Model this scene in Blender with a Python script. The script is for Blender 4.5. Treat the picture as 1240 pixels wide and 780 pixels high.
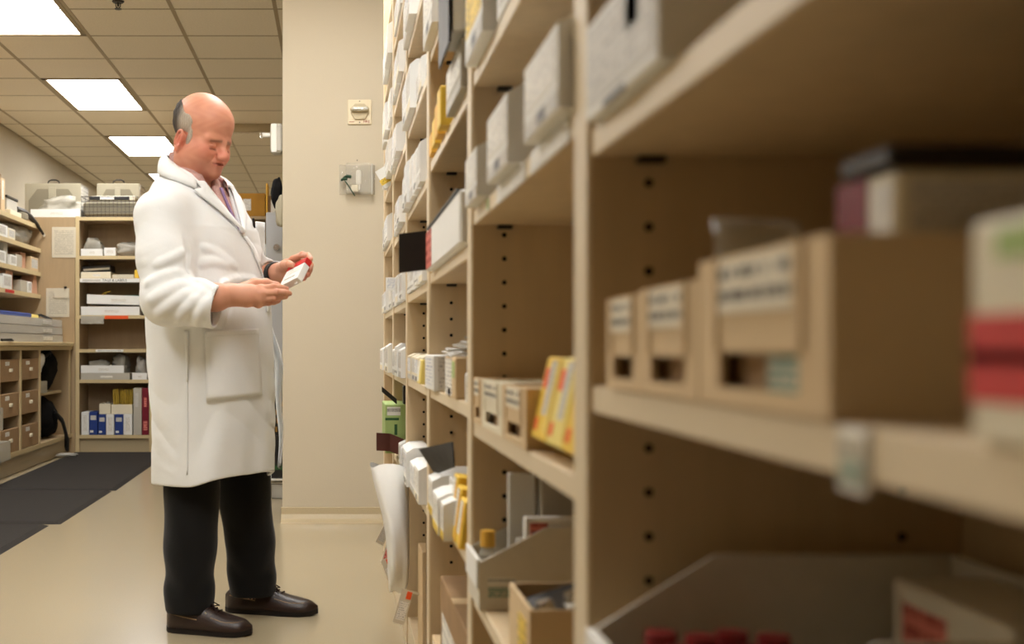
import bpy, bmesh, math, random
import numpy as np
from mathutils import Vector, Matrix
from mathutils.bvhtree import BVHTree
random.seed(7); np.random.seed(7)
for o in list(bpy.data.objects): bpy.data.objects.remove(o)
S = bpy.context.scene; C = S.collection
# ---------------------------------------------------------------- camera, light, exposure
F = 1460.0; VX, VY, EYE = 408.0, 420.0, 0.88          # focal length, vanishing point in pixels; eye height in metres
cd = bpy.data.cameras.new('camera'); cam = bpy.data.objects.new('camera', cd); C.objects.link(cam)
cam.location = (0, 0, EYE); cam.rotation_euler = (math.pi/2, 0, 0)
cd.sensor_width = 36; cd.lens = F/1240*36; cd.shift_x = (620-VX)/1240; cd.shift_y = (VY-390)/1240
cd.clip_start = .02; cd.dof.use_dof = True; cd.dof.focus_distance = 4.9; cd.dof.aperture_fstop = 4.8
S.camera = cam
w = bpy.data.worlds.new('world'); S.world = w; w.use_nodes = True
w.node_tree.nodes['Background'].inputs[0].default_value = (1, .9, .75, 1); w.node_tree.nodes['Background'].inputs[1].default_value = .02
S.view_settings.view_transform = 'Standard'; S.view_settings.look = 'None'; S.view_settings.gamma = 1
S.view_settings.use_curve_mapping = False; S.view_settings.exposure = -0.25
PANEL = 24.5                                           # brightness of the ceiling panels
# ---------------------------------------------------------------- pixel helpers (a direction; depth is given by what the thing touches)
XF = 0.203                                             # front plane of the long shelving
def W(x, y, Y): return Vector(((x-VX)/F*Y, Y, EYE+(VY-y)/F*Y))
def XX(x, Y): return (x-VX)/F*Y
def HH(y, Y): return EYE+(VY-y)/F*Y
def YF(x, X=XF): return X*F/(x-VX)
def YG(y): return EYE*F/(y-VY)
# ---------------------------------------------------------------- materials
def lin(c):
    return tuple(((v/255)/12.92 if v/255 <= .04045 else ((v/255+.055)/1.055)**2.4) for v in c)+(1,)
MATS = {}
def nodes(name):
    m = bpy.data.materials.new(name); m.use_nodes = True; MATS[name] = m
    nt = m.node_tree; b = nt.nodes['Principled BSDF']; return m, nt, b
def setin(b, **k):
    for a, v in k.items():
        n = a.replace('_', ' ')
        if n in b.inputs: b.inputs[n].default_value = v
def mat(name, rgb, rough=.6, spec=.4, var=.06, scale=8, bump=0.0, bscale=60, stretch=(1, 1, 1), coat=0, metal=0, trans=0, alpha=1, sheen=0, sss=0):
    m, nt, b = nodes(name); L = nt.links.new
    tc = nt.nodes.new('ShaderNodeTexCoord'); mp = nt.nodes.new('ShaderNodeMapping'); mp.inputs['Scale'].default_value = stretch
    L(tc.outputs['Object'], mp.inputs[0])
    nz = nt.nodes.new('ShaderNodeTexNoise'); nz.inputs['Scale'].default_value = scale; nz.inputs['Detail'].default_value = 5
    L(mp.outputs[0], nz.inputs[0])
    cr = nt.nodes.new('ShaderNodeValToRGB'); c = lin(rgb)
    cr.color_ramp.elements[0].position = .3; cr.color_ramp.elements[1].position = .7
    cr.color_ramp.elements[0].color = tuple(max(0, v*(1-var)) for v in c[:3])+(1,)
    cr.color_ramp.elements[1].color = tuple(min(1, v*(1+var)) for v in c[:3])+(1,)
    L(nz.outputs[0], cr.inputs[0]); L(cr.outputs[0], b.inputs['Base Color'])
    setin(b, Roughness=rough, Specular_IOR_Level=spec, Metallic=metal, Coat_Weight=coat, Transmission_Weight=trans, Alpha=alpha, Sheen_Weight=sheen)
    if sss:
        setin(b, Subsurface_Weight=sss); b.inputs['Subsurface Radius'].default_value = (.012, .005, .003); setin(b, Subsurface_Scale=1.0)
    if bump:
        n2 = nt.nodes.new('ShaderNodeTexNoise'); n2.inputs['Scale'].default_value = bscale; n2.inputs['Detail'].default_value = 4
        L(mp.outputs[0], n2.inputs[0]); bp = nt.nodes.new('ShaderNodeBump'); bp.inputs['Strength'].default_value = bump; bp.inputs['Distance'].default_value = .004
        L(n2.outputs[0], bp.inputs['Height']); L(bp.outputs[0], b.inputs['Normal'])
    return m
def film(name, rgb, clear=.5, rough=.15, bump=.6, bscale=40):
    """thin clear plastic: partly see-through, wrinkled, glossy"""
    m, nt, b = nodes(name); L = nt.links.new
    setin(b, Base_Color=lin(rgb), Roughness=rough, Specular_IOR_Level=.7)
    n2 = nt.nodes.new('ShaderNodeTexNoise'); n2.inputs['Scale'].default_value = bscale; n2.inputs['Detail'].default_value = 3; n2.inputs['Distortion'].default_value = 1.5
    tc = nt.nodes.new('ShaderNodeTexCoord'); L(tc.outputs['Object'], n2.inputs[0])
    bp = nt.nodes.new('ShaderNodeBump'); bp.inputs['Strength'].default_value = bump; bp.inputs['Distance'].default_value = .01
    L(n2.outputs[0], bp.inputs['Height']); L(bp.outputs[0], b.inputs['Normal'])
    tr = nt.nodes.new('ShaderNodeBsdfTransparent'); mx = nt.nodes.new('ShaderNodeMixShader'); mx.inputs[0].default_value = clear
    L(b.outputs[0], mx.inputs[1]); L(tr.outputs[0], mx.inputs[2]); L(mx.outputs[0], nt.nodes['Material Output'].inputs[0])
    return m
def printed(name, bg, ink, lines=6, words=9, fill=.5, rough=.5):
    """flat print: rows of small dark words on paper or card"""
    m, nt, b = nodes(name); L = nt.links.new; N = nt.nodes.new
    tc = N('ShaderNodeTexCoord'); sp = N('ShaderNodeSeparateXYZ'); L(tc.outputs['Generated'], sp.inputs[0])
    def mth(op, a, c=None):
        n = N('ShaderNodeMath'); n.operation = op
        for i, v in enumerate((a, c)):
            if v is None: continue
            if isinstance(v, (int, float)): n.inputs[i].default_value = v
            else: L(v, n.inputs[i])
        return n.outputs[0]
    u = mth('ADD', sp.outputs[0], sp.outputs[1]); v = mth('MULTIPLY', sp.outputs[2], lines)
    row = mth('GREATER_THAN', mth('FRACT', v), .5); fl = mth('FLOOR', v)
    cb = N('ShaderNodeCombineXYZ'); L(mth('MULTIPLY', u, words), cb.inputs[0]); L(mth('MULTIPLY', fl, 7.3), cb.inputs[1])
    nz = N('ShaderNodeTexNoise'); nz.inputs['Scale'].default_value = 1.6; nz.inputs['Detail'].default_value = 1; L(cb.outputs[0], nz.inputs[0])
    msk = mth('MULTIPLY', row, mth('GREATER_THAN', nz.outputs[0], fill))
    cbx = N('ShaderNodeMix'); cbx.data_type = 'RGBA'; L(msk, cbx.inputs[0])
    cbx.inputs[6].default_value = lin(bg); cbx.inputs[7].default_value = lin(ink)
    L(cbx.outputs[2], b.inputs['Base Color']); setin(b, Roughness=rough, Specular_IOR_Level=.3)
    return m
def emit(name, rgb, strength):
    m, nt, b = nodes(name); setin(b, Base_Color=(1, 1, 1, 1)); b.inputs['Emission Color'].default_value = lin(rgb); b.inputs['Emission Strength'].default_value = strength
    return m
def vcol(name, rough, spec=.4, sss=0, bump=0, bscale=200, sheen=0):
    m, nt, b = nodes(name); L = nt.links.new
    a = nt.nodes.new('ShaderNodeAttribute'); a.attribute_name = 'col'; L(a.outputs['Color'], b.inputs['Base Color'])
    setin(b, Roughness=rough, Specular_IOR_Level=spec, Sheen_Weight=sheen)
    if sss:
        setin(b, Subsurface_Weight=sss, Subsurface_Scale=1.0); b.inputs['Subsurface Radius'].default_value = (.010, .004, .002)
    if bump:
        n2 = nt.nodes.new('ShaderNodeTexNoise'); n2.inputs['Scale'].default_value = bscale
        tc = nt.nodes.new('ShaderNodeTexCoord'); L(tc.outputs['Object'], n2.inputs[0])
        bp = nt.nodes.new('ShaderNodeBump'); bp.inputs['Strength'].default_value = bump; bp.inputs['Distance'].default_value = .002
        L(n2.outputs[0], bp.inputs['Height']); L(bp.outputs[0], b.inputs['Normal'])
    return m
def woven(name, rgb, rough=.85, bump=.25):
    """cloth: fine weave over soft creases"""
    m = mat(name, rgb, rough, .15, .03, 6, bump, 34, sheen=.15); nt = m.node_tree; L = nt.links.new
    b1 = [n for n in nt.nodes if n.type == 'BUMP'][0]; nz = nt.nodes.new('ShaderNodeTexNoise'); nz.noise_type = 'RIDGED_MULTIFRACTAL'; nz.inputs['Scale'].default_value = 7; nz.inputs['Detail'].default_value = 2; nz.inputs['Distortion'].default_value = .8
    tc = [n for n in nt.nodes if n.type == 'TEX_COORD'][0]; mp = nt.nodes.new('ShaderNodeMapping'); mp.inputs['Rotation'].default_value = (.4, .6, .3); mp.inputs['Scale'].default_value = (1, 1, 1.6); L(tc.outputs['Object'], mp.inputs[0]); L(mp.outputs[0], nz.inputs[0])
    b2 = nt.nodes.new('ShaderNodeBump'); b2.inputs['Strength'].default_value = .35; b2.inputs['Distance'].default_value = .006; L(nz.outputs[0], b2.inputs['Height']); L(b1.outputs[0], b2.inputs['Normal'])
    L(b2.outputs[0], nt.nodes['Principled BSDF'].inputs['Normal']); return m
mat('wall', (200, 189, 167), .75, .2, .015, 3, .12, 160)
mat('soffit', (190, 176, 148), .8, .2, .02, 3)
mat('ceil_tile', (236, 226, 206), .95, .1, .05, 90, .3, 220)
mat('ceil_grid', (168, 152, 124), .6, .3, .02)
mat('floor', (168, 154, 126), .2, .5, .045, 240, .02, 20)
mat('cove', (184, 168, 136), .3, .5, .05, 240)
mat('mat_rubber', (40, 36, 32), .85, .25, .15, 60, .5, 160)
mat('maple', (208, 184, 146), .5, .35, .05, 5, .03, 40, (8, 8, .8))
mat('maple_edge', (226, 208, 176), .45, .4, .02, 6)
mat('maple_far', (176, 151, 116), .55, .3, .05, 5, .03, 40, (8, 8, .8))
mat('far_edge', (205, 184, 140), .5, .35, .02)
mat('hole', (14, 11, 9), .9, .1, .02)
mat('clip', (38, 32, 26), .4, .4, .1)
mat('kraft', (216, 190, 150), .8, .2, .05, 14, .06, 120)
mat('brown_card', (162, 132, 98), .8, .2, .06, 14, .06, 120)
mat('dark_card', (128, 100, 70), .85, .2, .06, 14)
mat('card_gold', (176, 128, 52), .8, .2, .08, 10)
mat('white_card', (236, 235, 230), .55, .35, .02, 10)
mat('ivory_card', (232, 222, 196), .6, .3, .03, 10)
mat('grey_card', (188, 182, 168), .6, .3, .03, 10)
mat('white_board', (215, 208, 192), .75, .2, .03, 30, .05, 150)
mat('yellow_card', (238, 198, 70), .5, .35, .06, 10)
mat('pale_yellow', (236, 214, 120), .5, .35, .05, 10)
mat('amber', (238, 184, 74), .55, .3, .08, 14)
mat('red_card', (206, 38, 34), .5, .35, .05, 20)
mat('pink_red', (206, 66, 62), .6, .3, .05, 20)
mat('maroon', (120, 22, 40), .5, .35, .08, 20)
mat('blue_card', (38, 62, 130), .5, .35, .06, 10)
mat('green_card', (168, 192, 120), .5, .35, .04, 10)
mat('dark_green', (52, 92, 52), .5, .35, .05, 10)
mat('teal', (92, 150, 142), .6, .3, .05, 20)
mat('orange', (240, 92, 40), .5, .35, .05, 20)
mat('black_plastic', (20, 18, 16), .5, .5, .1, 10)
mat('black_card', (28, 22, 16), .42, .45, .2, 12, .3, 14)
mat('brown_flap', (92, 52, 44), .4, .4, .15, 12)
mat('black_cloth', (20, 19, 19), .9, .1, .2, 30, .5, 60)
mat('white_plastic', (232, 230, 222), .4, .5, .02)
mat('grey_plastic', (190, 186, 176), .5, .4, .03)
mat('bag_white', (245, 244, 240), .5, .4, .02, 8, .45, 22)
mat('steel', (198, 200, 204), .35, .5, .04, 4, metal=.3)
mat('chrome', (215, 215, 210), .2, .5, .03, metal=.9)
mat('brass', (170, 130, 60), .35, .5, .3, 40, metal=.4)
mat('file_grey', (168, 160, 138), .7, .3, .05, 6)
mat('file_dark', (134, 126, 106), .75, .3, .05, 6)
mat('paper', (212, 203, 182), .8, .2, .03, 8)
mat('straw', (206, 174, 72), .7, .2, .15, 60)
mat('clay', (206, 160, 132), .7, .2, .06, 20)
mat('rust_cap', (150, 46, 48), .35, .5, .1, 20)
mat('leather', (44, 28, 22), .38, .5, .18, 30, .15, 200)
mat('sole', (28, 22, 19), .7, .3, .1, 30)
mat('stitch', (150, 126, 96), .7, .2, .1, 80)
mat('lace', (36, 22, 18), .8, .2, .15, 80)
mat('alarm_plate', (226, 212, 182), .5, .4, .02)
mat('alarm_body', (196, 182, 150), .5, .4, .03)
mat('print_red', (150, 60, 44), .6, .2, .05)
mat('print_dark', (40, 36, 34), .7, .2, .05)
mat('tie_green', (30, 62, 44), .5, .4, .1)
mat('glass_lens', (240, 238, 228), .08, .8, .05, 30, trans=.3)
film('clear_plastic', (228, 222, 206), .68, .12, .3, 30)
film('wrap', (228, 224, 214), .35, .18, .9, 45)
film('thin_bag', (205, 200, 186), .45, .2, .8, 25)
film('tub', (214, 208, 192), .3, .2, .1, 20)
woven('coat', (238, 240, 240), .8, .3)
woven('coat_in', (214, 208, 190), .85, .15)
woven('trousers', (20, 19, 18), .9, .3)
mat('shirt', (196, 156, 148), .8, .2, .14, 130)
mat('shirt_trim', (138, 112, 150), .8, .2, .05, 30)
emit('panel_light', (253, 252, 250), PANEL)
printed('print_white', (238, 234, 224), (150, 146, 142), 9, 22, .53)
printed('print_big', (228, 219, 196), (72, 64, 56), 2.4, 12, .44)
printed('print_paper', (212, 203, 182), (172, 163, 144), 18, 22, .45)
printed('print_grid', (210, 202, 182), (180, 170, 150), 16, 14, .42)
printed('print_grey', (208, 204, 195), (166, 162, 155), 8, 22, .53)
printed('print_yellow', (240, 206, 84), (120, 92, 30), 5, 8, .52)
printed('print_teal', (196, 190, 168), (60, 128, 120), 4, 8, .4)
printed('print_pink', (222, 132, 120), (150, 40, 40), 4, 8, .5)
printed('print_code', (232, 230, 220), (80, 78, 76), 1.2, 46, .5)
printed('print_blue', (234, 233, 228), (120, 132, 170), 8, 16, .54)
# ---------------------------------------------------------------- object helpers
def tag(o, label=None, cat=None, group=None, kind=None):
    if label: o['label'] = label
    if cat: o['category'] = cat
    if group: o['group'] = group
    if kind: o['kind'] = kind
    return o
def empty(name, loc, rz=0, label=None, cat=None, group=None):
    o = bpy.data.objects.new(name, None); C.objects.link(o); o.empty_display_size = .02
    o.location = loc; o.rotation_euler = (0, 0, rz); return tag(o, label, cat, group)
def link(name, me, material, parent=None, loc=(0, 0, 0), rot=None, smooth=False):
    o = bpy.data.objects.new(name, me); C.objects.link(o); o.location = loc
    if rot is not None: o.rotation_euler = rot
    if parent is not None: o.parent = parent
    if material:
        for mm in (material if isinstance(material, (list, tuple)) else [material]): me.materials.append(MATS[mm])
    if smooth:
        me.polygons.foreach_set('use_smooth', [True]*len(me.polygons))
    return o
class MB:
    """collects simple shapes into one mesh"""
    def __init__(s): s.v = []; s.f = []
    def add(s, vs, fs, M=None):
        b = len(s.v); s.v += [tuple(M @ Vector(p)) if M is not None else tuple(p) for p in vs]; s.f += [tuple(b+i for i in f) for f in fs]; return s
    def box(s, lo, hi, ch=.0015, M=None):
        lo, hi2 = [min(a, b) for a, b in zip(lo, hi)], [max(a, b) for a, b in zip(lo, hi)]
        d = [h-l for l, h in zip(lo, hi2)]; c = min(ch, min(d)*.45)
        if c <= 0:
            v = [(x, y, z) for x in (lo[0], hi2[0]) for y in (lo[1], hi2[1]) for z in (lo[2], hi2[2])]
            return s.add(v, [(0, 1, 3, 2), (4, 6, 7, 5), (0, 4, 5, 1), (2, 3, 7, 6), (0, 2, 6, 4), (1, 5, 7, 3)], M)
        v = []; idx = {}
        for sx in (0, 1):
            for sy in (0, 1):
                for sz in (0, 1):
                    p = [hi2[0] if sx else lo[0], hi2[1] if sy else lo[1], hi2[2] if sz else lo[2]]
                    sg = (-1 if sx else 1, -1 if sy else 1, -1 if sz else 1)
                    for a in range(3):
                        q = [p[i]+(0 if i == a else sg[i]*c) for i in range(3)]
                        idx[(sx, sy, sz, a)] = len(v); v.append(q)
        f = []
        for a in range(3):
            b_, c_ = (a+1) % 3, (a+2) % 3
            for side in (0, 1):
                def k(i, j):
                    q = [0, 0, 0]; q[a] = side; q[b_] = i; q[c_] = j; return idx[tuple(q)+(a,)]
                r = [k(0, 0), k(1, 0), k(1, 1), k(0, 1)]; f.append(r if side else r[::-1])
        for a in range(3):
            b_, c_ = (a+1) % 3, (a+2) % 3
            for i in (0, 1):
                for j in (0, 1):
                    def k(t, ax):
                        q = [0, 0, 0]; q[a] = t; q[b_] = i; q[c_] = j; return idx[tuple(q)+(ax,)]
                    r = [k(0, b_), k(1, b_), k(1, c_), k(0, c_)]
                    f.append(r if (i != j) else r[::-1])
        for sx in (0, 1):
            for sy in (0, 1):
                for sz in (0, 1):
                    r = [idx[(sx, sy, sz, a)] for a in range(3)]; f.append(r if (sx+sy+sz) % 2 else r[::-1])
        return s.add(v, f, M)
    def cyl(s, a, b, r, r2=None, n=14, cap=True):
        a, b = Vector(a), Vector(b); r2 = r if r2 is None else r2
        d = (b-a).normalized(); t = Vector((0, 0, 1)) if abs(d.z) < .9 else Vector((1, 0, 0))
        u = d.cross(t).normalized(); w_ = d.cross(u)
        v = []
        for p, rr in ((a, r), (b, r2)):
            for i in range(n):
                q = 2*math.pi*i/n; v.append(p+(u*math.cos(q)+w_*math.sin(q))*rr)
        f = [(i, n+i, n+(i+1) % n, (i+1) % n) for i in range(n)]
        if cap: f += [tuple(range(n)), tuple(range(2*n-1, n-1, -1))]
        return s.add(v, f)
    def tube(s, pts, r, n=8, cap=True):
        P = [Vector(p) for p in pts]; R = r if isinstance(r, (list, tuple)) else [r]*len(P)
        v = []; up = None
        for i, p in enumerate(P):
            d = (P[min(i+1, len(P)-1)]-P[max(i-1, 0)]).normalized()
            if up is None: up = d.orthogonal().normalized()
            up = (up-d*up.dot(d)).normalized(); w_ = d.cross(up)
            for k in range(n):
                q = 2*math.pi*k/n; v.append(p+(up*math.cos(q)+w_*math.sin(q))*R[i])
        f = []
        for i in range(len(P)-1):
            for k in range(n): f.append((i*n+k, i*n+(k+1) % n, (i+1)*n+(k+1) % n, (i+1)*n+k))
        if cap: f += [tuple(range(n-1, -1, -1)), tuple((len(P)-1)*n+k for k in range(n))]
        return s.add(v, f)
    def prism(s, poly, axis, t0, t1):
        """polygon in the two other axes, extruded along axis"""
        n = len(poly); v = []
        for t in (t0, t1):
            for p in poly:
                q = [0, 0, 0]; q[axis] = t; o = [i for i in range(3) if i != axis]; q[o[0]] = p[0]; q[o[1]] = p[1]; v.append(q)
        f = [(i, (i+1) % n, n+(i+1) % n, n+i) for i in range(n)]+[tuple(range(n-1, -1, -1)), tuple(range(n, 2*n))]
        return s.add(v, f)
    def sheet(s, grid, th, flip=False):
        """grid of points -> thick sheet"""
        n, m = len(grid), len(grid[0]); G = [[Vector(p) for p in r] for r in grid]
        def nrm(i, j):
            a = G[min(i+1, n-1)][j]-G[max(i-1, 0)][j]; b = G[i][min(j+1, m-1)]-G[i][max(j-1, 0)]
            q = a.cross(b); return q.normalized() if q.length > 1e-12 else Vector((0, 0, 1))
        v = [G[i][j] for i in range(n) for j in range(m)]+[G[i][j]-nrm(i, j)*th for i in range(n) for j in range(m)]
        f = []; N = n*m
        for i in range(n-1):
            for j in range(m-1):
                a, b, c, d = i*m+j, (i+1)*m+j, (i+1)*m+j+1, i*m+j+1
                f += [(a, b, c, d), (N+d, N+c, N+b, N+a)]
        for i in range(n-1):
            for j in (0, m-1):
                a, b = i*m+j, (i+1)*m+j; f.append((a, N+a, N+b, b) if j == 0 else (b, N+b, N+a, a))
        for j in range(m-1):
            for i in (0, n-1):
                a, b = i*m+j, i*m+j+1; f.append((b, N+b, N+a, a) if i == 0 else (a, N+a, N+b, b))
        return s.add(v, f)
    def mesh(s, name):
        me = bpy.data.meshes.new(name); me.from_pydata(s.v, [], s.f); me.update()
        bm = bmesh.new(); bm.from_mesh(me); bmesh.ops.recalc_face_normals(bm, faces=bm.faces); bm.to_mesh(me); bm.free(); return me
    def build(s, name, material, parent=None, loc=(0, 0, 0), rot=None, smooth=False):
        return link(name, s.mesh(name), material, parent, loc, rot, smooth)
def blob(name, material, c, r, parent=None, noise=.18, freq=2.2, seed=0, n=22, m=14, flat=0, power=.75):
    """crumpled bag: a noisy super-ellipsoid standing on its base"""
    rnd = random.Random(seed); ph = [[rnd.uniform(0, 6.28) for _ in range(6)] for _ in range(5)]
    v = []; f = []
    for i in range(m+1):
        la = -math.pi/2+math.pi*i/m
        for j in range(n):
            lo = 2*math.pi*j/n
            sg = lambda t: math.copysign(abs(t)**power, t)
            d = Vector((sg(math.cos(la))*sg(math.cos(lo)), sg(math.cos(la))*sg(math.sin(lo)), sg(math.sin(la))))
            k = 1
            for q in range(5):
                k += noise/(q+1)*math.sin(freq*(q+1)*(d.x*math.cos(ph[q][0])+d.y*math.cos(ph[q][1])+d.z*math.cos(ph[q][2]))*1.7+ph[q][3])
            p = Vector((d.x*r[0]*k, d.y*r[1]*k, d.z*r[2]*k)); p.z = max(p.z, -r[2])
            v.append(p)
    for i in range(m):
        for j in range(n): f.append((i*n+j, i*n+(j+1) % n, (i+1)*n+(j+1) % n, (i+1)*n+j))
    me = bpy.data.meshes.new(name); me.from_pydata([tuple(p) for p in v], [], f); me.update()
    zmin = min(p.z for p in v)
    for vv in me.vertices: vv.co.z -= zmin
    return link(name, me, material, parent, c, None, True)
def ordn(i): return ['first', 'second', 'third', 'fourth', 'fifth', 'sixth', 'seventh', 'eighth', 'ninth', 'tenth'][i]
def plates(o, lo, hi, parts):
    """thin printed pieces on the faces of a box; u, v are fractions of the face"""
    e = .0006
    for (nm, face, u0, u1, v0, v1, m_) in parts:
        z0, z1 = lo[2]+(hi[2]-lo[2])*v0, lo[2]+(hi[2]-lo[2])*v1
        if face == 'F':      # faces the aisle (-X); u runs from far to near
            y0, y1 = hi[1]-(hi[1]-lo[1])*u0, hi[1]-(hi[1]-lo[1])*u1
            MB().box((lo[0]-e, min(y0, y1), z0), (lo[0]+e, max(y0, y1), z1), 0).build(nm, m_, o)
        elif face == 'N':    # faces the camera (-Y)
            x0, x1 = lo[0]+(hi[0]-lo[0])*u0, lo[0]+(hi[0]-lo[0])*u1
            MB().box((x0, lo[1]-e, z0), (x1, lo[1]+e, z1), 0).build(nm, m_, o)
        elif face == 'P':    # faces +X
            y0, y1 = lo[1]+(hi[1]-lo[1])*u0, lo[1]+(hi[1]-lo[1])*u1
            MB().box((hi[0]-e, y0, z0), (hi[0]+e, y1, z1), 0).build(nm, m_, o)
        elif face == 'T':
            x0, x1 = lo[0]+(hi[0]-lo[0])*u0, lo[0]+(hi[0]-lo[0])*u1; y0, y1 = lo[1]+(hi[1]-lo[1])*v0, lo[1]+(hi[1]-lo[1])*v1
            MB().box((x0, y0, hi[2]-e), (x1, y1, hi[2]+e), 0).build(nm, m_, o)
def carton(name, x, y, z, material, label, cat='carton', group=None, parts=(), rot=(0, 0, 0), ch=.002):
    """a closed carton standing on z[0]: mesh centred on its base, printed pieces as parts"""
    c = ((x[0]+x[1])/2, (y[0]+y[1])/2, z[0]); h = ((x[1]-x[0])/2, (y[1]-y[0])/2, z[1]-z[0])
    lo, hi = (-h[0], -h[1], 0), (h[0], h[1], h[2])
    mb = MB().box(lo, hi, ch)
    o = mb.build(name, material, None, c, rot); tag(o, label, cat, group); plates(o, lo, hi, parts)
    return o
def tray_mb(x, y, z, t=.004, front=None):
    """open-topped tray; front = lower height of the wall at x[0]"""
    m = MB(); fr = z[1] if front is None else front
    m.box((x[0], y[0], z[0]), (x[1], y[1], z[0]+t), 0)
    m.box((x[1]-t, y[0], z[0]+t), (x[1], y[1], z[1]), 0); m.box((x[0], y[0], z[0]+t), (x[0]+t, y[1], fr), 0)
    for a in (y[0], y[1]-t):
        if front is None: m.box((x[0]+t, a, z[0]+t), (x[1]-t, a+t, z[1]), 0)
        else:
            k = x[0]+(x[1]-x[0])*.34
            m.prism([(x[0]+t, z[0]+t), (x[1]-t, z[0]+t), (x[1]-t, z[1]), (k, z[1]), (x[0]+t, fr)], 1, a, a+t)
    return m
def text(s, size, loc, rot, material, parent, align='CENTER', name='lettering'):
    cu = bpy.data.curves.new('t', 'FONT'); cu.body = s; cu.size = size; cu.align_x = align; cu.align_y = 'CENTER'; cu.extrude = .0004; cu.resolution_u = 2
    t = bpy.data.objects.new('t', cu); C.objects.link(t); dg = bpy.context.evaluated_depsgraph_get()
    me = bpy.data.meshes.new_from_object(t.evaluated_get(dg)); bpy.data.objects.remove(t)
    me.materials.clear(); return link(name, me, material, parent, loc, rot)
# ================================================================ the room
CEIL = 2.87; WL, WR, YB, YN = -3.0, .56, 16.3, -1.9
YC = 6.06                                              # face of the partition wall
tag(MB().box((WL-.1, YN-.1, -.06), (WR+.1, YB+.1, 0), 0).build('floor', 'floor'), 'glossy cream speckled sheet floor', None, None, 'structure')
tag(MB().box((WL-.12, YN, 0), (WL, YB, CEIL+.1), 0).build('wall_left', 'wall'), 'plain cream wall on the left', None, None, 'structure')
tag(MB().box((WR, YN, 0), (WR+.12, YB, CEIL+.1), 0).build('wall_right', 'wall'), 'cream wall behind the long shelving', None, None, 'structure')
tag(MB().box((WL, YB, 0), (WR, YB+.12, CEIL+.1), 0).build('wall_back', 'wall'), 'far cream wall', None, None, 'structure')
tag(MB().box((WL, YN-.12, 0), (WR, YN, CEIL+.1), 0).build('wall_front_absorber', 'dark_card'), 'unseen dark wall behind the viewer, added to absorb light', None, None, 'structure')  # unseen dark wall, added to soak up bounce onto the near shelves
XC = XX(342, YC)
tag(MB().box((XC, YC, 0), (WR, YC+.16, CEIL), .004).build('wall_center', 'wall'), 'end of a cream partition wall', None, None, 'structure')
cv = MB(); prof = [(YC-.058, 0), (YC-.04, .004), (YC-.022, .018), (YC-.010, .04), (YC-.006, .072), (YC, .074), (YC, 0)]
cv.prism(prof, 0, XC-.006, WR)
tag(cv.build('baseboard_center', 'cove', smooth=False), 'coved floor edge along the partition wall', None, None, 'structure')
# ceiling: slab, tiles and grid bars
ce = MB().box((WL, YN, CEIL+.02), (WR, YB, CEIL+.12), 0).build('ceiling', 'ceil_grid'); tag(ce, 'suspended ceiling of beige mineral tiles', None, None, 'structure')
gx = [-2.816, -2.206, -1.584, -.968, -.362, .248]; gx = [WL]+gx+[WR]
rows = [7.70+.61*k for k in range(-22, 15)]; rows = [YN]+[r for r in rows if YN+.1 < r < YB-.1]+[YB]
STEP = 10.75; SX = -.968; DROP = .09                  # the ceiling drops a little beyond here, right of this line
LIT = set(); lights = []
def light_at(ci, y0):
    lights.append((gx[ci], gx[ci+1], y0, y0+1.22)); LIT.add((ci, round(y0, 2))); LIT.add((ci, round(y0+.61, 2)))
for y0 in (1.60, 4.04, 6.48, 8.92, 11.36, 13.80): light_at(2, y0)  # nearest two are unseen, added on the row's spacing to light the man
for y0 in (1.60, 4.04): light_at(5, y0)  # unseen aisle panels, added to brighten the man's front and the partition
tmesh = {}
for ci in range(len(gx)-1):
    for ri in range(len(rows)-1):
        x0, x1, y0, y1 = gx[ci], gx[ci+1], rows[ri], rows[ri+1]
        if (ci, round(y0, 2)) in LIT: continue
        low = y0 > STEP-.2 and x0 > SX-.01
        key = (round(x1-x0, 2), round(y1-y0, 2))
        if key not in tmesh:
            a, b = key[0]/2-.008, key[1]/2-.008
            tmesh[key] = MB().box((-a, -b, 0), (a, b, .018), .004).mesh('ceiling_tile'); tmesh[key].materials.append(MATS['ceil_tile'])
        link('ceiling_tile', tmesh[key], None, ce, ((x0+x1)/2, (y0+y1)/2, CEIL-.004-(DROP if low else 0)))
sf = MB().box((SX, STEP-.02, CEIL-DROP+.012), (WR, STEP, CEIL+.02), 0).box((SX-.02, STEP-.02, CEIL-DROP+.012), (SX, YB, CEIL+.02), 0).box((SX, STEP, CEIL-DROP+.016), (WR, YB, CEIL-DROP+.03), 0)
sf.build('soffit_step', 'soffit', ce)
for i, x in enumerate(gx[1:-1]): MB().box((x-.012, YN, CEIL-.006), (x+.012, STEP if x > SX else YB, CEIL+.02), 0).build('grid_bar', 'ceil_grid', ce)
for i, x in enumerate(gx[1:-1]):
    if x > SX: MB().box((x-.012, STEP, CEIL-DROP-.006), (x+.012, YB, CEIL-DROP+.012), 0).build('grid_bar', 'ceil_grid', ce)
for y in rows[1:-1]: MB().box((WL, y-.0095, CEIL-.0045), (WR if y < STEP-.2 else SX-.02, y+.0095, CEIL+.02), 0).build('grid_bar', 'ceil_grid', ce)
for y in rows[1:-1]:
    if y > STEP+.1: MB().box((SX, y-.0095, CEIL-DROP-.0045), (WR, y+.0095, CEIL-DROP+.012), 0).build('grid_bar', 'ceil_grid', ce)
seen = {6.48: 'nearest bright panel light at the top left corner of the view', 8.92: 'second bright ceiling panel light from the top left corner',
        11.36: 'third bright ceiling panel light, just left of his head', 13.80: 'farthest bright ceiling panel light, mostly hidden by the white coat'}
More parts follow.
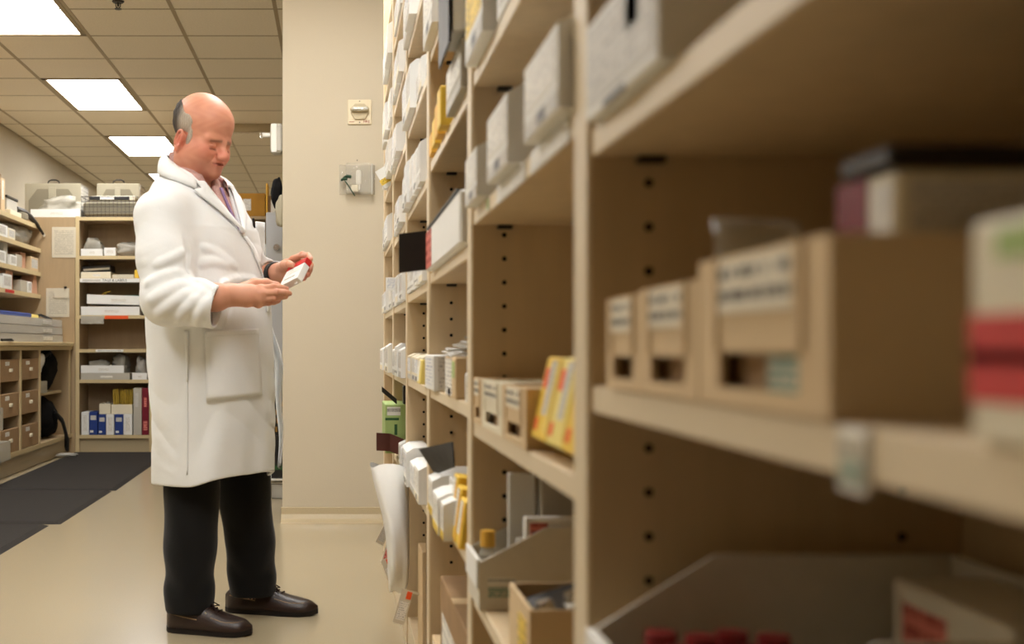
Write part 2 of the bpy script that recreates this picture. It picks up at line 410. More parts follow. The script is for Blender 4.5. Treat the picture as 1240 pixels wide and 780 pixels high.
for k, (x0, x1, y0, y1) in enumerate(lights):
    lb = seen.get(round(y0, 2)) if x0 < -2 else ("unseen panel light over the near aisle, added for fill" if y0 < 3 else "unseen panel light over the far aisle, added for fill")
    t = empty('ceiling_light', ((x0+x1)/2, (y0+y1)/2, CEIL-.006), 0, lb or {1.6: 'unseen panel light left of the viewer, added as key', 4.04: 'unseen panel light left of the man, added for fill'}[round(y0, 2)], 'ceiling light', 'ceiling panel lights')
    a, b = (x1-x0)/2-.014, .61-.014
    fr = MB()
    for q in (-1, 1):
        fr.box((q*a-.0, -b, -.002), (q*(a-.03), b, .02), 0); fr.box((-a, q*b, -.002), (a, q*(b-.03), .02), 0)
    fr.build('frame', 'ceil_grid', t)
    MB().box((-a+.03, -b+.03, .006), (a-.03, b-.03, .014), 0).build('diffuser', 'panel_light', t)
sp = empty('sprinkler_head', (XX(143, 6.93), 6.93, CEIL-.004), 0, 'small bronze sprinkler head hanging under the ceiling tiles', 'sprinkler')
MB().cyl((0, 0, 0), (0, 0, -.008), .036, .03, 16).build('escutcheon', 'clip', sp)
MB().cyl((0, 0, -.006), (0, 0, -.03), .008, .006, 10).tube([(-.014, 0, -.012), (-.013, 0, -.03), (0, 0, -.042), (.013, 0, -.03), (.014, 0, -.012)], .003, 6).build('yoke', 'clip', sp)
MB().cyl((0, 0, -.042), (0, 0, -.046), .02, .02, 14).build('deflector', 'clip', sp)
# rubber mats
for (ya, yb, xr, rz, lb) in ((7.36, 9.98, XX(189, YG(561)), .012, 'dark rubber floor mat reaching the far cabinets'), (5.97, 7.33, XX(131, YG(598)), .0, 'middle dark rubber floor mat of the three'), (4.3, 5.93, XX(57, YG(637)), -.01, 'nearest dark rubber floor mat at the left edge')):
    m = MB(); wd = .80; ln = yb-ya
    m.add([(-wd/2, -ln/2, 0), (wd/2, -ln/2, 0), (wd/2, ln/2, 0), (-wd/2, ln/2, 0), (-wd/2+.03, -ln/2+.03, .012), (wd/2-.03, -ln/2+.03, .012), (wd/2-.03, ln/2-.03, .012), (-wd/2+.03, ln/2-.03, .012)],
          [(3, 2, 1, 0), (4, 5, 6, 7), (0, 1, 5, 4), (1, 2, 6, 5), (2, 3, 7, 6), (3, 0, 4, 7)])
    tag(m.build('floor_mat', 'mat_rubber', None, (xr-wd/2, (ya+yb)/2, 0), (0, 0, rz)), lb, 'mat', 'rubber mats by the counter')
# wall fittings on the partition
def wallbox(x0, y0, x1, y1): return W(x0, y1, YC), W(x1, y0, YC)
a, b = wallbox(421, 121, 450, 151); c = (a+b)/2; wv, hv = b.x-a.x, b.z-a.z
al = empty('fire_alarm', (c.x, YC, c.z), 0, 'beige fire alarm strobe plate on the partition wall', 'fire alarm')
MB().box((-wv/2, -.008, -hv/2), (wv/2, 0, hv/2), .003).build('plate', 'alarm_plate', al)
oc = [(-.044, -.006), (-.024, -.037), (.024, -.037), (.044, -.006), (.044, .016), (.024, .040), (-.024, .040), (-.044, .016)]
hb = MB(); hb.prism([(x, z) for x, z in oc], 1, -.018, -.008); hb.build('housing', 'alarm_body', al)
MB().box((-.048, -.036, -.002), (.048, -.016, .024), .008).build('bezel', 'alarm_body', al)
MB().box((-.04, -.046, .002), (.04, -.03, .02), .007).build('strobe_lens', 'glass_lens', al)
MB().box((-.022, -.0468, .006), (-.012, -.034, .016), .002).box((.006, -.0468, .006), (.016, -.034, .016), .002).build('flash_tube', 'chrome', al)
text('FIRE', .019, (.034, -.0086, -.049), (math.pi/2, 0, 0), 'print_red', al)
MB().box((-.052, -.0088, -.051), (-.026, -.008, -.0485), 0).build('print_strip', 'print_red', al)
for zs in (.054, -.052): MB().cyl((0, -.0095, zs), (0, -.008, zs), .003, None, 8).build('screw', 'clip', al)
a, b = wallbox(411, 199, 454, 236); c = (a+b)/2; wv, hv = b.x-a.x, b.z-a.z
kb = empty('key_box', (c.x, YC, c.z), 0, 'clear plastic break-open box on the partition wall with green seal', 'box')
MB().box((-wv/2, -.006, -hv/2), (wv/2, 0, hv/2-.004), .002).build('back_plate', 'clear_plastic', kb)
MB().box((-wv/2+.032, -.05, -hv/2+.003), (wv/2-.02, -.006, hv/2), .004).build('cover', 'clear_plastic', kb)
MB().box((wv/2-.019, -.045, -hv/2), (wv/2-.012, -.004, hv/2-.002), 0).build('hinge', 'grey_plastic', kb)
MB().box((-.03, -.03, -.062), (.004, -.008, -.03), .003).build('inner_label', 'ivory_card', kb)
MB().box((-.006, -.028, -.03), (.02, -.008, .045), .006).box((.006, -.026, -.055), (.014, -.008, -.03), .002).build('inner_switch', 'white_plastic', kb)
MB().tube([(-.066, -.03, .004), (-.05, -.05, .01), (-.03, -.052, .006)], .008, 8).tube([(-.078, -.03, -.006), (-.066, -.045, -.002), (-.05, -.05, -.004)], .007, 8).build('seal', 'tie_green', kb)
MB().tube([(-.066, -.045, -.006), (-.05, -.052, -.03), (-.03, -.05, -.06), (-.012, -.045, -.088)], .0028, 6).build('seal_tail', 'tie_green', kb)
MB().cyl((0, -.003, hv/2+.02), (0, 0, hv/2+.02), .003, None, 8).build('screw', 'clip', kb)
# device on the hidden side of the partition: box with a stubby arm
dv = empty('wall_device', (XC, YC+.07, HH(169, YC+.07)), 0, 'pale grey wall device with stubby arm beside the partition edge', 'wall device')
MB().box((-.062, -.05, -.074), (0, .05, .074), .012).build('housing', 'grey_plastic', dv)
MB().box((-.058, -.053, -.072), (-.03, -.049, .072), .002).build('cover_seam', 'white_plastic', dv)
MB().cyl((-.062, 0, .022), (-.105, 0, .022), .012, .012, 14).build('arm', 'white_plastic', dv)
MB().tube([(-.104, .0, .036), (-.116, 0, .032), (-.116, 0, .012), (-.106, 0, .006)], .0035, 8).build('hook', 'chrome', dv)
# ================================================================ long shelving on the right
UP = [.971+.838*k for k in range(-1, 6)]; UT = .055; XBK = .503; TOP = 2.5
su = empty('shelving_unit', (XF, UP[0], 0), 0, 'long light maple shelving unit filling the right side', 'shelving')
P0 = Vector((XF, UP[0], 0))
def sbox(name, lo, hi, m, ch=.0015): return MB().box(tuple(Vector(lo)-P0), tuple(Vector(hi)-P0), ch).build(name, m, su)
SH = .022
BAYS = {1: [1.0545, .849, .575, .33, .1, 1.40], 2: [1.2906, 1.084, .7686, .514, .27, .1, 1.53, 1.80], 3: [1.527, 1.284, 1.04, .79, .556, .1, 1.77, 2.0],
        4: [1.7355, 1.502, 1.2658, 1.0286, .789, .514, .1, 1.97, 2.2], 5: [1.958, 1.7275, 1.495, 1.257, 1.02, .785, .50, .1, 2.19], 6: [1.95, 1.718, 1.519, 1.287, 1.021, .785, .50, .1, 2.19]}
def bay_y(b): return (UP[b-1]+UT, UP[b])
for k, y in enumerate(UP):
    sbox('upright', (XF, y, 0), (XBK, y+UT, TOP), 'maple')
    sbox('edge_band', (XF-.0015, y+.002, 0), (XF, y+UT-.002, TOP), 'maple_edge', 0)
ye = UP[-1]+UT
sbox('kickboard', (XF+.002, UP[0]+UT, .0), (XF+.02, UP[-1], .078), 'maple_edge')
sbox('back_panel', (XBK, UP[0], 0), (XBK+.012, ye, TOP), 'maple')
pinm = None
for b in range(1, 7):
    y0, y1 = UP[b-1]+UT, UP[b]
    for z in BAYS[b]:
        x0 = XF+.004
        s = sbox('shelf', (x0, y0+.001, z-SH), (XBK-.001, y1-.001, z), 'maple')
        sbox('shelf_edge', (x0-.0015, y0+.002, z-SH+.001), (x0, y1-.002, z-.001), 'maple_edge', 0)
        for xs in (XF+.048, XF+.252):
            sbox('shelf_pin', (xs-.011, y1-.014, z-SH-.006), (xs+.011, y1-.001, z-SH-.0005), 'clip', .001)
    if b in (1, 2, 3, 4):
        z = .3
        while z < 1.75:
            if min(abs(z-q+SH/2) for q in BAYS[b]) > .022:
                for xs in (XF+.048, XF+.252):
                    if b > 1 and xs > .4: continue
                    if pinm is None:
                        pinm = MB().cyl((0, 0, 0), (0, -.0012, 0), .0036, None, 10).mesh('pin_hole'); pinm.materials.append(MATS['hole'])
                    link('pin_hole', pinm, None, su, Vector((xs, y1-.0002, z))-P0)
            z += .0356
# ================================================================ things on the long shelving, nearest bay first
E = .0004                                              # rest height above a shelf
def kraft_bin(y0, y1, z0, z1, depth, label, tab=False, sticker=None, group=None, x0=XF, lab=True, material='kraft'):
    """kraft shelf box with a low window cut into its front and a printed label above it"""
    o = empty('shelf_bin', (x0+depth/2, (y0+y1)/2, z0+E), 0, label, 'box', group)
    d, wd, h = depth/2, (y1-y0)/2, z1-z0; t = .004; a = wd*.62; b = .12*h; c = .36*h
    m = MB()
    m.box((-d, -wd, 0), (d, wd, t), 0).box((d-t, -wd, t), (d, wd, h), 0)
    m.box((-d, -wd, t), (d-t, -wd+t, h), 0).box((-d, wd-t, t), (d-t, wd, h), 0)
    m.box((-d, -wd+t, t), (-d+t, wd-t, b), 0).box((-d, -wd+t, c), (-d+t, wd-t, h), 0)
    m.box((-d, -wd+t, b), (-d+t, -a, c), 0).box((-d, a, b), (-d+t, wd-t, c), 0)
    m.box((-d+.012, -wd+t, h-.006), (d-t, wd-t, h-.003), 0)
    m.build('body', material, o)
    for sg in (-1, 1): MB().box((-d-.002, sg*a*1.12, c+.02*h), (-d, sg*a*.98, h), 0).build('front_fold', material, o)
    MB().box((-d+.012, -wd+.012, t), (-d+.016, wd-.012, h*.8), 0).build('inner_sheet', 'brown_card', o)
    if lab: MB().box((-d-.0016, -a*.92, .62*h), (-d-.0004, a*.92, .97*h), 0).build('print_label', 'print_big', o)
    if sticker: MB().box((-d+.0045, -wd*.5, .08*h), (-d+.0055, -wd*.06, c*.95), 0).build('sticker', sticker, o)
    return o
z1 = BAYS[1][1]; yA, yB, yC_, yD = YF(735), YF(775)-.002, YF(845)-.003, YF(1005)
kraft_bin(yB+.002, yA, z1, HH(360, .86), .26, 'small kraft shelf box farthest back in the nearest bay', group='kraft boxes in the nearest bay')
kraft_bin(yC_+.003, yB, z1, HH(346, .74), .26, 'middle kraft shelf box of three in the nearest bay', group='kraft boxes in the nearest bay')
kraft_bin(yD, yC_, z1, HH(283, yD), .24, 'largest kraft shelf box with teal sticker in the nearest bay', sticker='print_teal', group='kraft boxes in the nearest bay')
bagp = [[Vector((XF+.03+.016*i, .71-.012*j+.004*math.sin(i), .915+.034*j/3*(1-.1*i/4))) for i in range(5)] for j in range(4)]
bagp = [[W(868+(975-868)*i/5, 300-(300-263)*j/3*(1-.12*abs(i-1)/4), .70-.004*math.sin(i*1.3)) + Vector((0, .01*j/3, 0)) for i in range(6)] for j in range(4)]
for i in range(6): bagp[0][i].z = .86
tag(MB().sheet(bagp, .0012).build('plastic_sleeve', 'thin_bag', smooth=True), 'grey see-through plastic sleeve sticking up behind the kraft boxes', 'sleeve')
zt = HH(283, yD)
yN_, yFr = yD+.036, yD+.098
xa = .247
carton('medicine_carton', (xa, xa+.20), (yN_, yFr), (zt+E, zt+.032), 'ivory_card', 'cream and maroon carton lying on top of the largest kraft box', 'carton', None,
       [('maroon_panel', 'F', .0, .55, 0.08, 1, 'maroon'), ('print_label', 'F', .6, .95, .1, .85, 'print_white'), ('print_label', 'N', .03, .5, .1, .85, 'print_grey')])
carton('dark_carton', (xa-.004, xa+.21), (yN_-.002, yFr-.012), (zt+.033, zt+.043), 'black_card', 'flat black carton lying on the cream and maroon one', 'carton')
carton('kraft_carton', (XF, XF+.2), (.19, YF(1175)), (z1+E, HH(262, .365)), 'ivory_card', 'cream carton with red band at the right edge, nearest of all', 'carton', None,
       [('red_band', 'F', 0, 1, .19, .58, 'pink_red'), ('print_line', 'F', 0, 1, .36, .42, 'maroon'), ('green_dot', 'F', .08, .2, .82, .95, 'green_card')])
# shelf tag under the largest kraft box
sx0 = XF+.004
def shelf_tag(y, z, wd, ht, material, label, lean=0, x=None, mat2=None, name='shelf_tag', parts=True):
    x = sx0-.0015 if x is None else x
    o = MB().box((-.0016, -wd/2, -ht), (0, wd/2, 0), 0).build(name, 'white_card', None, (x-.0003, y, z), (0, lean, 0)); tag(o, label, 'tag', 'shelf edge tags')
    if parts: MB().box((-.0022, -wd*.42, -ht*.9), (-.0016, wd*.42, -ht*.12), 0).build('print', material, o)
    if mat2: MB().box((-.0026, -wd*.42, -ht*.9), (-.0020, wd*.42, -ht*.5), 0).build('colour_block', mat2, o)
    return o
shelf_tag(YF(1030), z1-.001, .026, .0255, 'print_big', 'tag with teal block on the nearest shelf edge', mat2='print_teal')
# upper shelf of the nearest bay
carton('foil_carton', (XF-.008, XF+.19), (YF(812), YF(722)), (BAYS[1][0]+E, BAYS[1][0]+.075), 'white_card', 'white printed carton on the upper shelf of the nearest bay', 'carton', None,
       [('print_panel', 'F', .04, .96, .12, .92, 'print_grey'), ('teal_mark', 'F', .62, .78, .5, .8, 'teal'), ('base_line', 'F', .3, .6, 0, .06, 'black_plastic')])
# lower shelf: two open white bins
zb = BAYS[1][2]; by1, by0 = YF(727), .645
ob = empty('open_bin', (.195, (by0+by1)/2, zb+E), 0, 'white open-front bin holding red-capped vials at the bottom right', 'bin', 'open white bins')
m = tray_mb((0, .28), (-(by1-by0)/2, (by1-by0)/2), (0, .145), .004, front=.088); m.build('body', 'white_board', ob)
MB().box((-.0035, -(by1-by0)/2, .07), (-.0002, (by1-by0)/2, .0885), .001).build('front_lip', 'white_card', ob)
vi = 0
for i in range(2):
    for j in range(4):
        px, py = .23+.026*j, by1-.05-.05*i-.012*(j % 2)
        v = empty('vial', (px+.006, py, zb+.0052), 0, 'dark red capped vial, %s from the front in the %s row' % (ordn(j), ['far', 'near'][i]), 'vial', 'red-capped vials')
        MB().cyl((0, 0, 0), (0, 0, .074), .0105, None, 12).build('glass_body', 'clear_plastic', v, smooth=False)
        MB().cyl((0, 0, .0742), (0, 0, .092), .012, .0115, 14).build('cap', 'rust_cap', v)
        MB().cyl((0, 0, .02), (0, 0, .05), .0108, None, 12, cap=False).build('paper_band', 'paper', v)
carton('small_carton', (.392, .462), (.70, .85), (zb+.005, zb+.142), 'white_board', 'white carton at the back of the bin of red-capped vials', 'carton', None, [('print_label', 'F', .1, .5, .5, .9, 'print_pink')])
# ---------------------------------------------------------------- second bay
y0, y1 = bay_y(2); zA, zB, zC, zD = BAYS[2][:4]
xo = XF-.014
def wrapped(name, x, y, z, label, group, side='print_grey', face='print_white', material='white_card', dark=None, cat='pack', slope=.0):
    """soft-cornered wrapped pack: printed front, dull end strip along the lower edge"""
    c = (x[0], (y[0]+y[1])/2, z[0]+E); wd, h, d = (y[1]-y[0])/2, z[1]-z[0]-E, x[1]-x[0]
    m = MB(); k = min(.012, h*.15)
    poly = [(0, 0), (d, 0), (d, h*(1-slope)), (d*.9, h), (k*1.5, h*.97), (0, h*.86)]
    m.prism(poly, 1, -wd, wd)
    o = m.build(name, material, None, c); tag(o, label, cat, group)
    e = .0007
    MB().box((-e, -wd*.86, h*.30), (e, wd*.9, h*.80), 0).build('print_label', face, o)
    MB().box((-e, -wd*.95, h*.02), (e, wd*.95, h*.2), 0).build('end_strip', side, o)
    if dark: MB().box((-e*1.6, -wd*.3, h*.05), (e*1.6, wd*.15, h*.18), 0).build('dark_mark', dark, o)
    return o
g = 'wrapped packs in the second bay'
wrapped('wrapped_pack', (xo, xo+.2), (YF(577, xo), YF(563.5, xo)), (zB, HH(180, 1.72)), 'smallest white wrapped pack by the upright in the second bay', g, dark='clip')
wrapped('wrapped_pack', (xo, xo+.2), (YF(614, xo), YF(590, xo)), (zB, HH(118, 1.43)), 'middle white wrapped pack on the second bay shelf', g, dark='clip')
wrapped('wrapped_pack', (xo, xo+.2), (YF(677, xo)+.005, YF(635, xo)), (zB, HH(25, 1.07)), 'largest silvery wrapped pack beside the near upright', g, dark='clip')
for (xa_, xb_, lb) in ((640, 690, 'long white tag'), (600, 636, 'white tag')):
    ya, yb = YF(xb_), YF(xa_)
    shelf_tag((ya+yb)/2, zB-.001, (yb-ya)*.9, .022, 'print_white', '%s on the shelf edge under the wrapped packs in the second bay' % lb)
shelf_tag(YF(590), zB-.003, .02, .016, 'green_card', 'small green tag on the shelf edge under the smallest pack')
wrapped('yellow_pack', (xo, xo+.2), (YF(584, xo), YF(563.5, xo)), (zA, zA+.12), 'white and yellow pack on the top shelf in the second bay', None, face='print_yellow', dark='clip')
MBp = carton('white_pack', (XF, XF+.18), (YF(640), YF(602)), (zA+E, zA+.05), 'white_card', 'low white pack at the top edge of the second bay', 'pack', None, [('print_label', 'F', .1, .9, .2, .8, 'print_grey')])
gk = 'kraft boxes in the second bay'
ks = [(573.5, 583), (583.5, 608), (609, 637)]
for i, (a, b) in enumerate(ks):
    kraft_bin(YF(b)+.001, YF(a), zC, zC+.066, .2, 'kraft shelf box in the second bay, %s from its far upright' % ordn(i), group=gk, material='ivory_card' if i == 1 else 'kraft')
gy = 'leaning yellow cartons'
ylo, yhi = 1.029, YF(628, .195)
for i in range(3):
    a = yhi-(yhi-ylo)*i/3-.001; b = yhi-(yhi-ylo)*(i+1)/3+.001
    carton('yellow_carton', (XF+.004, XF+.05), (b, a), (zC+.0105, zC+.098), ['yellow_card', 'pale_yellow', 'yellow_card'][i], 'leaning yellow carton, %s from the kraft boxes in the second bay' % ordn(i), 'carton', gy,
           [('print_label', 'F', .42, .72, .3, .95, 'print_grey'), ('orange_seal', 'F', .1, .36, .62, .86, 'orange'), ('white_strip', 'F', .80, .94, .1, .95, 'pale_yellow'), ('orange_seal', 'F', .1, .3, .1, .25, 'orange')], rot=(0, .22, 0))
# big open bin with bottles
xb0 = XF-.006; fy0, fy1 = 1.668, 1.806
ob = empty('open_bin', (xb0, (fy0+fy1)/2, zD+E), 0, 'white open bin of bottles low in the second bay', 'bin', 'open white bins')
hw = (fy1-fy0)/2
m = tray_mb((0, .27), (-hw, hw), (0, .115), .004, front=.068); m.build('body', 'white_board', ob)
MB().box((-.004, -hw, 0.03), (-.0002, hw, .0715), .001).build('front_lip', 'white_card', ob)
MB().box((.012, -hw-.0008, .018), (.05, -hw+.0008, .032), 0).build('teal_print', 'print_teal', ob)
MB().box((.012, -hw-.0008, .036), (.05, -hw+.0008, .046), 0).build('dark_print', 'print_code', ob)
def bottle(c, r, h, body, cap, label, group=None, rot=None):
    v = empty('bottle', c, 0, label, 'bottle', group)
    if rot: v.rotation_euler = rot
    MB().cyl((0, 0, 0), (0, 0, h*.62), r, None, 14).cyl((0, 0, h*.62), (0, 0, h*.74), r, r*.62, 14, cap=False).build('body', body, v, smooth=False)
    MB().cyl((0, 0, h*.745), (0, 0, h), r*.8, None, 14).build('cap', cap, v)
    MB().cyl((0, 0, h*.15), (0, 0, h*.5), r*1.02, None, 14, cap=False).build('paper_band', 'print_white', v)
    return v
bottle((.221, 1.765, zD+.0052), .0135, .092, 'clear_plastic', 'amber', 'clear bottle with wide yellow cap in the open bin', 'bottles in the open bin')
bottle((.268, 1.735, zD+.0052), .0135, .086, 'clear_plastic', 'white_plastic', 'clear bottle with white cap in the open bin', 'bottles in the open bin')
bottle((.300, 1.73, zD+.0052), .0125, .083, 'clear_plastic', 'black_plastic', 'clear bottle with black cap in the open bin', 'bottles in the open bin')
carton('white_board', (.252, .292), (1.772, 1.786), (zD+.0052, .694), 'white_card', 'upright white card standing in the bottle bin', 'card')
carton('grey_carton', (.297, .37), (1.755, 1.795), (zD+.0052, .71), 'grey_card', 'tall grey carton standing in the bottle bin', 'carton')
carton('small_carton', (.262, .34), (1.677, 1.70), (zD+.0052, .642), 'white_card', 'white carton with red print at the near side of the bottle bin', 'carton', None, [('red_print', 'N', .08, .4, .6, .94, 'print_pink')])
# kraft tray with a dark device, nearer
ky0, ky1 = 1.27, 1.42
o = empty('kraft_tray', (XF, (ky0+ky1)/2, zD+E), 0, 'kraft tray holding a black device low in the second bay', 'tray')
tray_mb((0, .2), (-(ky1-ky0)/2, (ky1-ky0)/2), (0, .088), .004).build('body', 'kraft', o)
MB().box((-.001, -.05, .01), (0, .0, .07), 0).build('print_label', 'print_yellow', o)
d = empty('device_case', (XF+.1, 1.345, zD+.045), 0, 'black device case with white strip lying in the kraft tray', 'case'); d.rotation_euler = (0, -.32, 0)
MB().box((-.080, -.06, 0), (.085, .06, .055), .01).build('shell', 'black_plastic', d)
MB().box((-.04, -.055, .0552), (.07, -.03, .0565), 0).build('white_strip', 'print_white', d)
for xk in (-.06, -.028): MB().cyl((xk, -.03, .055), (xk, -.03, .066), .012, .009, 14).build('metal_knob', 'chrome', d)
# ---------------------------------------------------------------- third bay
y0, y1 = bay_y(3); z5 = BAYS[3]
wrapped('wrapped_pack', (XF-.014, XF+.18), (YF(523, XF-.014), y1-.004), (z5[0], z5[0]+.15), 'tall white pack at the far end of the top shelf in the third bay', None, dark='clip')
bc = empty('black_carton', (XF+.09, 1.98, z5[0]+E), 0, 'black carton with its lid hanging over the top shelf edge in the third bay', 'carton')
MB().box((-.1, -.11, 0), (.1, .11, .09), .002).build('body', 'black_card', bc)
MB().box((-.120, -.11, -.175), (-.116, .075, .088), .001).build('hanging_lid', 'black_card', bc)
wrapped('wrapped_pack', (XF-.01, XF+.2), (1.875, YF(540.5, XF-.01)), (z5[1], z5[1]+.088), 'lower grey-sided wrapped pack under the black lid in the third bay', None, material='grey_card')
wrapped('wrapped_pack', (XF-.022, XF+.19), (1.872, YF(538, XF-.022)-.02), (z5[1]+.0885, z5[1]+.155), 'upper white wrapped pack stacked under the black lid in the third bay', None, dark='clip')
for i in range(4):
    a = YF(519+5.2*i, XF-.006)-.006
    carton('yellow_envelope', (XF-.006-.003*i, XF+.16), (a-.072, a-.004), (z5[1]+E, z5[1]+.045+.009*i), ['amber', 'yellow_card'][i % 2], 'amber envelope, %s from the far upright on the third bay shelf' % ordn(i), 'envelope', 'amber envelopes', rot=(0, 0, 0))
o = empty('open_carton', (XF, 2.30, z5[2]+E), 0, 'white carton with a black flap folded out into the aisle', 'carton')
MB().box((-.012, -.42, 0), (.19, .27, .086), .004).build('body', 'white_card', o)
fp = [[Vector((-.012-.058*t, .275+.012*t, .004+.084*s-.006*t)) for t in (0, .5, 1)] for s in (0, .5, 1)]
MB().sheet(fp, .003).build('black_flap', 'black_card', o)
fp = [[Vector((-.012+.06*t, .275-.3*t, .088+.012*(1-t)+.002*s)) for t in (0, .5, 1)] for s in (0, 1)]
MB().box((-.0135, .14, .004), (-.012, .268, .08), 0).build('print_label', 'print_pink', o)
MB().box((-.014, -.40, .087), (.12, .26, .0895), 0).build('black_top_edge', 'black_card', o)
carton('pill_carton', (XF-.01, XF+.16), (2.42, y1-.006), (z5[3]+E, z5[3]+.073), 'white_card', 'white carton by the far upright on the hip-high shelf in the third bay', 'carton', None, [('print_label', 'N', .06, .9, .06, .94, 'print_grey'), ('print_label', 'F', .1, .9, .1, .9, 'print_blue')])
carton('kraft_carton', (XF-.002, XF+.17), (2.05, 2.24), (z5[3]+E, z5[3]+.072), 'kraft', 'tan carton with green label on the hip-high shelf in the third bay', 'carton', None, [('white_panel', 'F', .04, .7, .04, .96, 'print_white'), ('green_mark', 'F', .72, .95, .5, .9, 'green_card'), ('code', 'F', .3, .6, .06, .22, 'clip')])
for i in range(3):
    o = MB().sheet([[Vector((.022*t-.022, .19*s-.095, .002*math.sin(3*s+i)+.006*math.sin(1.57*t))) for t in range(3)] for s in np.linspace(0, 1, 6)], -.003).build('blister_strip', 'wrap', None, (XF+.018+.024*i, 2.21-.07*i, z5[3]+.0775+.0125*i), (.04+.02*i, 0, .10*i))
    tag(o, ['lowest', 'middle', 'topmost'][i]+' silvery wrapped strip lying on the cartons in the third bay', 'strip', 'wrapped strips')
    MB().box((-.02, -.02, .0075), (.016, .03, .009), 0).build('print_mark', 'print_blue', o)
bottle((XF+.02, 1.955, z5[3]+E), .015, .07, 'white_plastic', 'white_plastic', 'small white bottle near the upright on the third bay shelf')
# low shelf of the third bay
o = empty('open_carton', (XF+.01, 2.28, z5[4]+E), 0, 'white carton with a glossy black lid propped open low in the third bay', 'carton')
MB().box((0, -.13, 0), (.17, .2, .078), .002).build('body', 'white_card', o)
tl_, tr_, bl_, br_ = W(507, 544, 2.47), W(547, 535, 2.19), W(527, 575, 2.40), W(549, 566, 2.17)
fp = [[tl_.lerp(tr_, t).lerp(bl_.lerp(br_, t), s)-Vector((XF+.01, 2.28, z5[4]+E))+Vector((0, -.01*math.sin(math.pi*s), 0)) for t in np.linspace(0, 1, 6)] for s in (0, .3, .7, 1)]
MB().sheet(fp, .003).build('black_lid', 'black_plastic', o)
carton('kraft_carton', (XF+.03, XF+.18), (1.89, 2.09), (z5[4]+.0905, z5[4]+.155), 'brown_card', 'brown carton on top of the stack low in the third bay', 'carton')
carton('kraft_carton', (XF+.03, XF+.18), (1.89, 2.10), (z5[4]+E, z5[4]+.09), 'kraft', 'pale tan carton under the brown one low in the third bay', 'carton')
for i, (a, b, h) in enumerate(((524, 530.5, .075), (531, 537, .07), (518.5, 523.5, .08))):
    xq = XF-.03+.004*i
    wrapped('wrapped_pack', (xq, xq+.036), (YF(b, xq), YF(a, xq)), (z5[4], z5[4]+h), 'white pack at the front of the low third bay shelf, %s' % ['second from its far end', 'third from its far end', 'at its far end'][i], 'packs low in the third bay', side='print_yellow')
for i in range(3):
    xq = XF-.012; a, b = 2.09-.07*i, 2.025-.07*i
    carton('yellow_carton', (xq, xq+.024), (b, a), (z5[4]+.0052, z5[4]+.105-.012*i), 'yellow_card', 'yellow and white carton low in the third bay, %s from the camera' % ['third', 'second', 'first'][i], 'carton', 'yellow cartons low in the third bay',
           [('white_panel', 'F', .1, .6, .25, .95, 'print_white'), ('yellow_panel', 'F', .66, .96, .0, .9, 'amber')], rot=(0, .13, 0))
zk = BAYS[3][5]
carton('shipping_box', (XF+.004, XF+.24), (1.92, YF(531)), (zk+E, HH(697, YF(531))), 'brown_card', 'brown shipping box with white label on the bottom shelf', 'box', None,
       [('print_label', 'F', .08, .62, .12, .8, 'print_white'), ('code', 'F', .14, .56, .46, .58, 'print_code'), ('tape', 'T', 0, 1, .45, .55, 'kraft')])
carton('shipping_box', (XF+.004, XF+.24), (2.42, 2.62), (zk+E, zk+.155), 'kraft', 'low tan box behind the shipping box on the bottom shelf', 'box', None, [('tape', 'F', .1, .9, .86, .94, 'ivory_card')])
# ---------------------------------------------------------------- far bays: rows of small packs
def row(b, s, n, hmin, hmax, where, kind='pill_carton', xf=XF-.016, y_from=.0, y_to=1.0, mats=('white_card',), gap=.004, depth=.12, seed=0, face=('print_white', 'print_blue', 'print_grey')):
    y0, y1 = bay_y(b); a, c = y0+.004, y1-.004; rnd = random.Random(b*31+s*7+seed)
    lo, hi = a+(c-a)*y_from, a+(c-a)*y_to; z = BAYS[b][s]; st = (hi-lo)/n
    bn = ['', 'nearest', 'second', 'third', 'fourth', 'fifth', 'farthest'][b]
    for i in range(n):
        q1 = hi-st*i-gap/2; q0 = hi-st*(i+1)+gap/2; h = rnd.uniform(hmin, hmax); xq = xf+rnd.uniform(-.006, .006); m_ = mats[i % len(mats)]
        wrapped(kind, (xq, xq+depth), (q0, q1), (z, z+h), '%s %s, %s from the wall, %s, %s bay' % ({'white_card': 'white', 'ivory_card': 'ivory', 'grey_card': 'grey', 'kraft': 'tan', 'pale_yellow': 'pale yellow'}[m_], 'carton' if kind == 'pill_carton' else 'pack', ordn(i), where, bn), 'cartons on the far shelves',
                side=rnd.choice(('print_grey', 'ivory_card', 'print_code')), face=rnd.choice(face), material=m_, dark='clip' if rnd.random() < .4 else None, cat='carton' if kind == 'pill_carton' else 'pack')
row(4, 0, 2, .11, .14, 'top visible shelf', 'wrapped_pack', y_from=.5, xf=XF-.012)
row(4, 1, 2, .12, .15, 'second shelf down', 'wrapped_pack', y_from=.55, xf=XF-.018)
row(4, 1, 3, .05, .09, 'in the near half of the second shelf', xf=XF+.004, y_from=.08, y_to=.5, seed=3)
row(4, 2, 5, .10, .13, 'third shelf down', xf=XF-.014, y_from=.12, gap=.02)
row(4, 3, 5, .075, .095, 'hand-high shelf', xf=XF-.008, y_to=.92, gap=.025)
row(4, 4, 4, .07, .075, 'hip-high shelf', y_from=.25, mats=('ivory_card',), xf=XF+.002)
row(4, 5, 4, .08, .12, 'low shelf', 'wrapped_pack', xf=XF-.016, y_from=.1, depth=.06, gap=.012)
carton('yellow_carton', (XF-.016, XF+.03), (2.73, 2.83), (BAYS[4][4]+.004, BAYS[4][4]+.06), 'pale_yellow', 'small yellow and white carton at the near end of the fourth bay', 'carton', None, [('white_panel', 'F', .1, .5, .1, .95, 'white_card')], rot=(0, .1, 0))
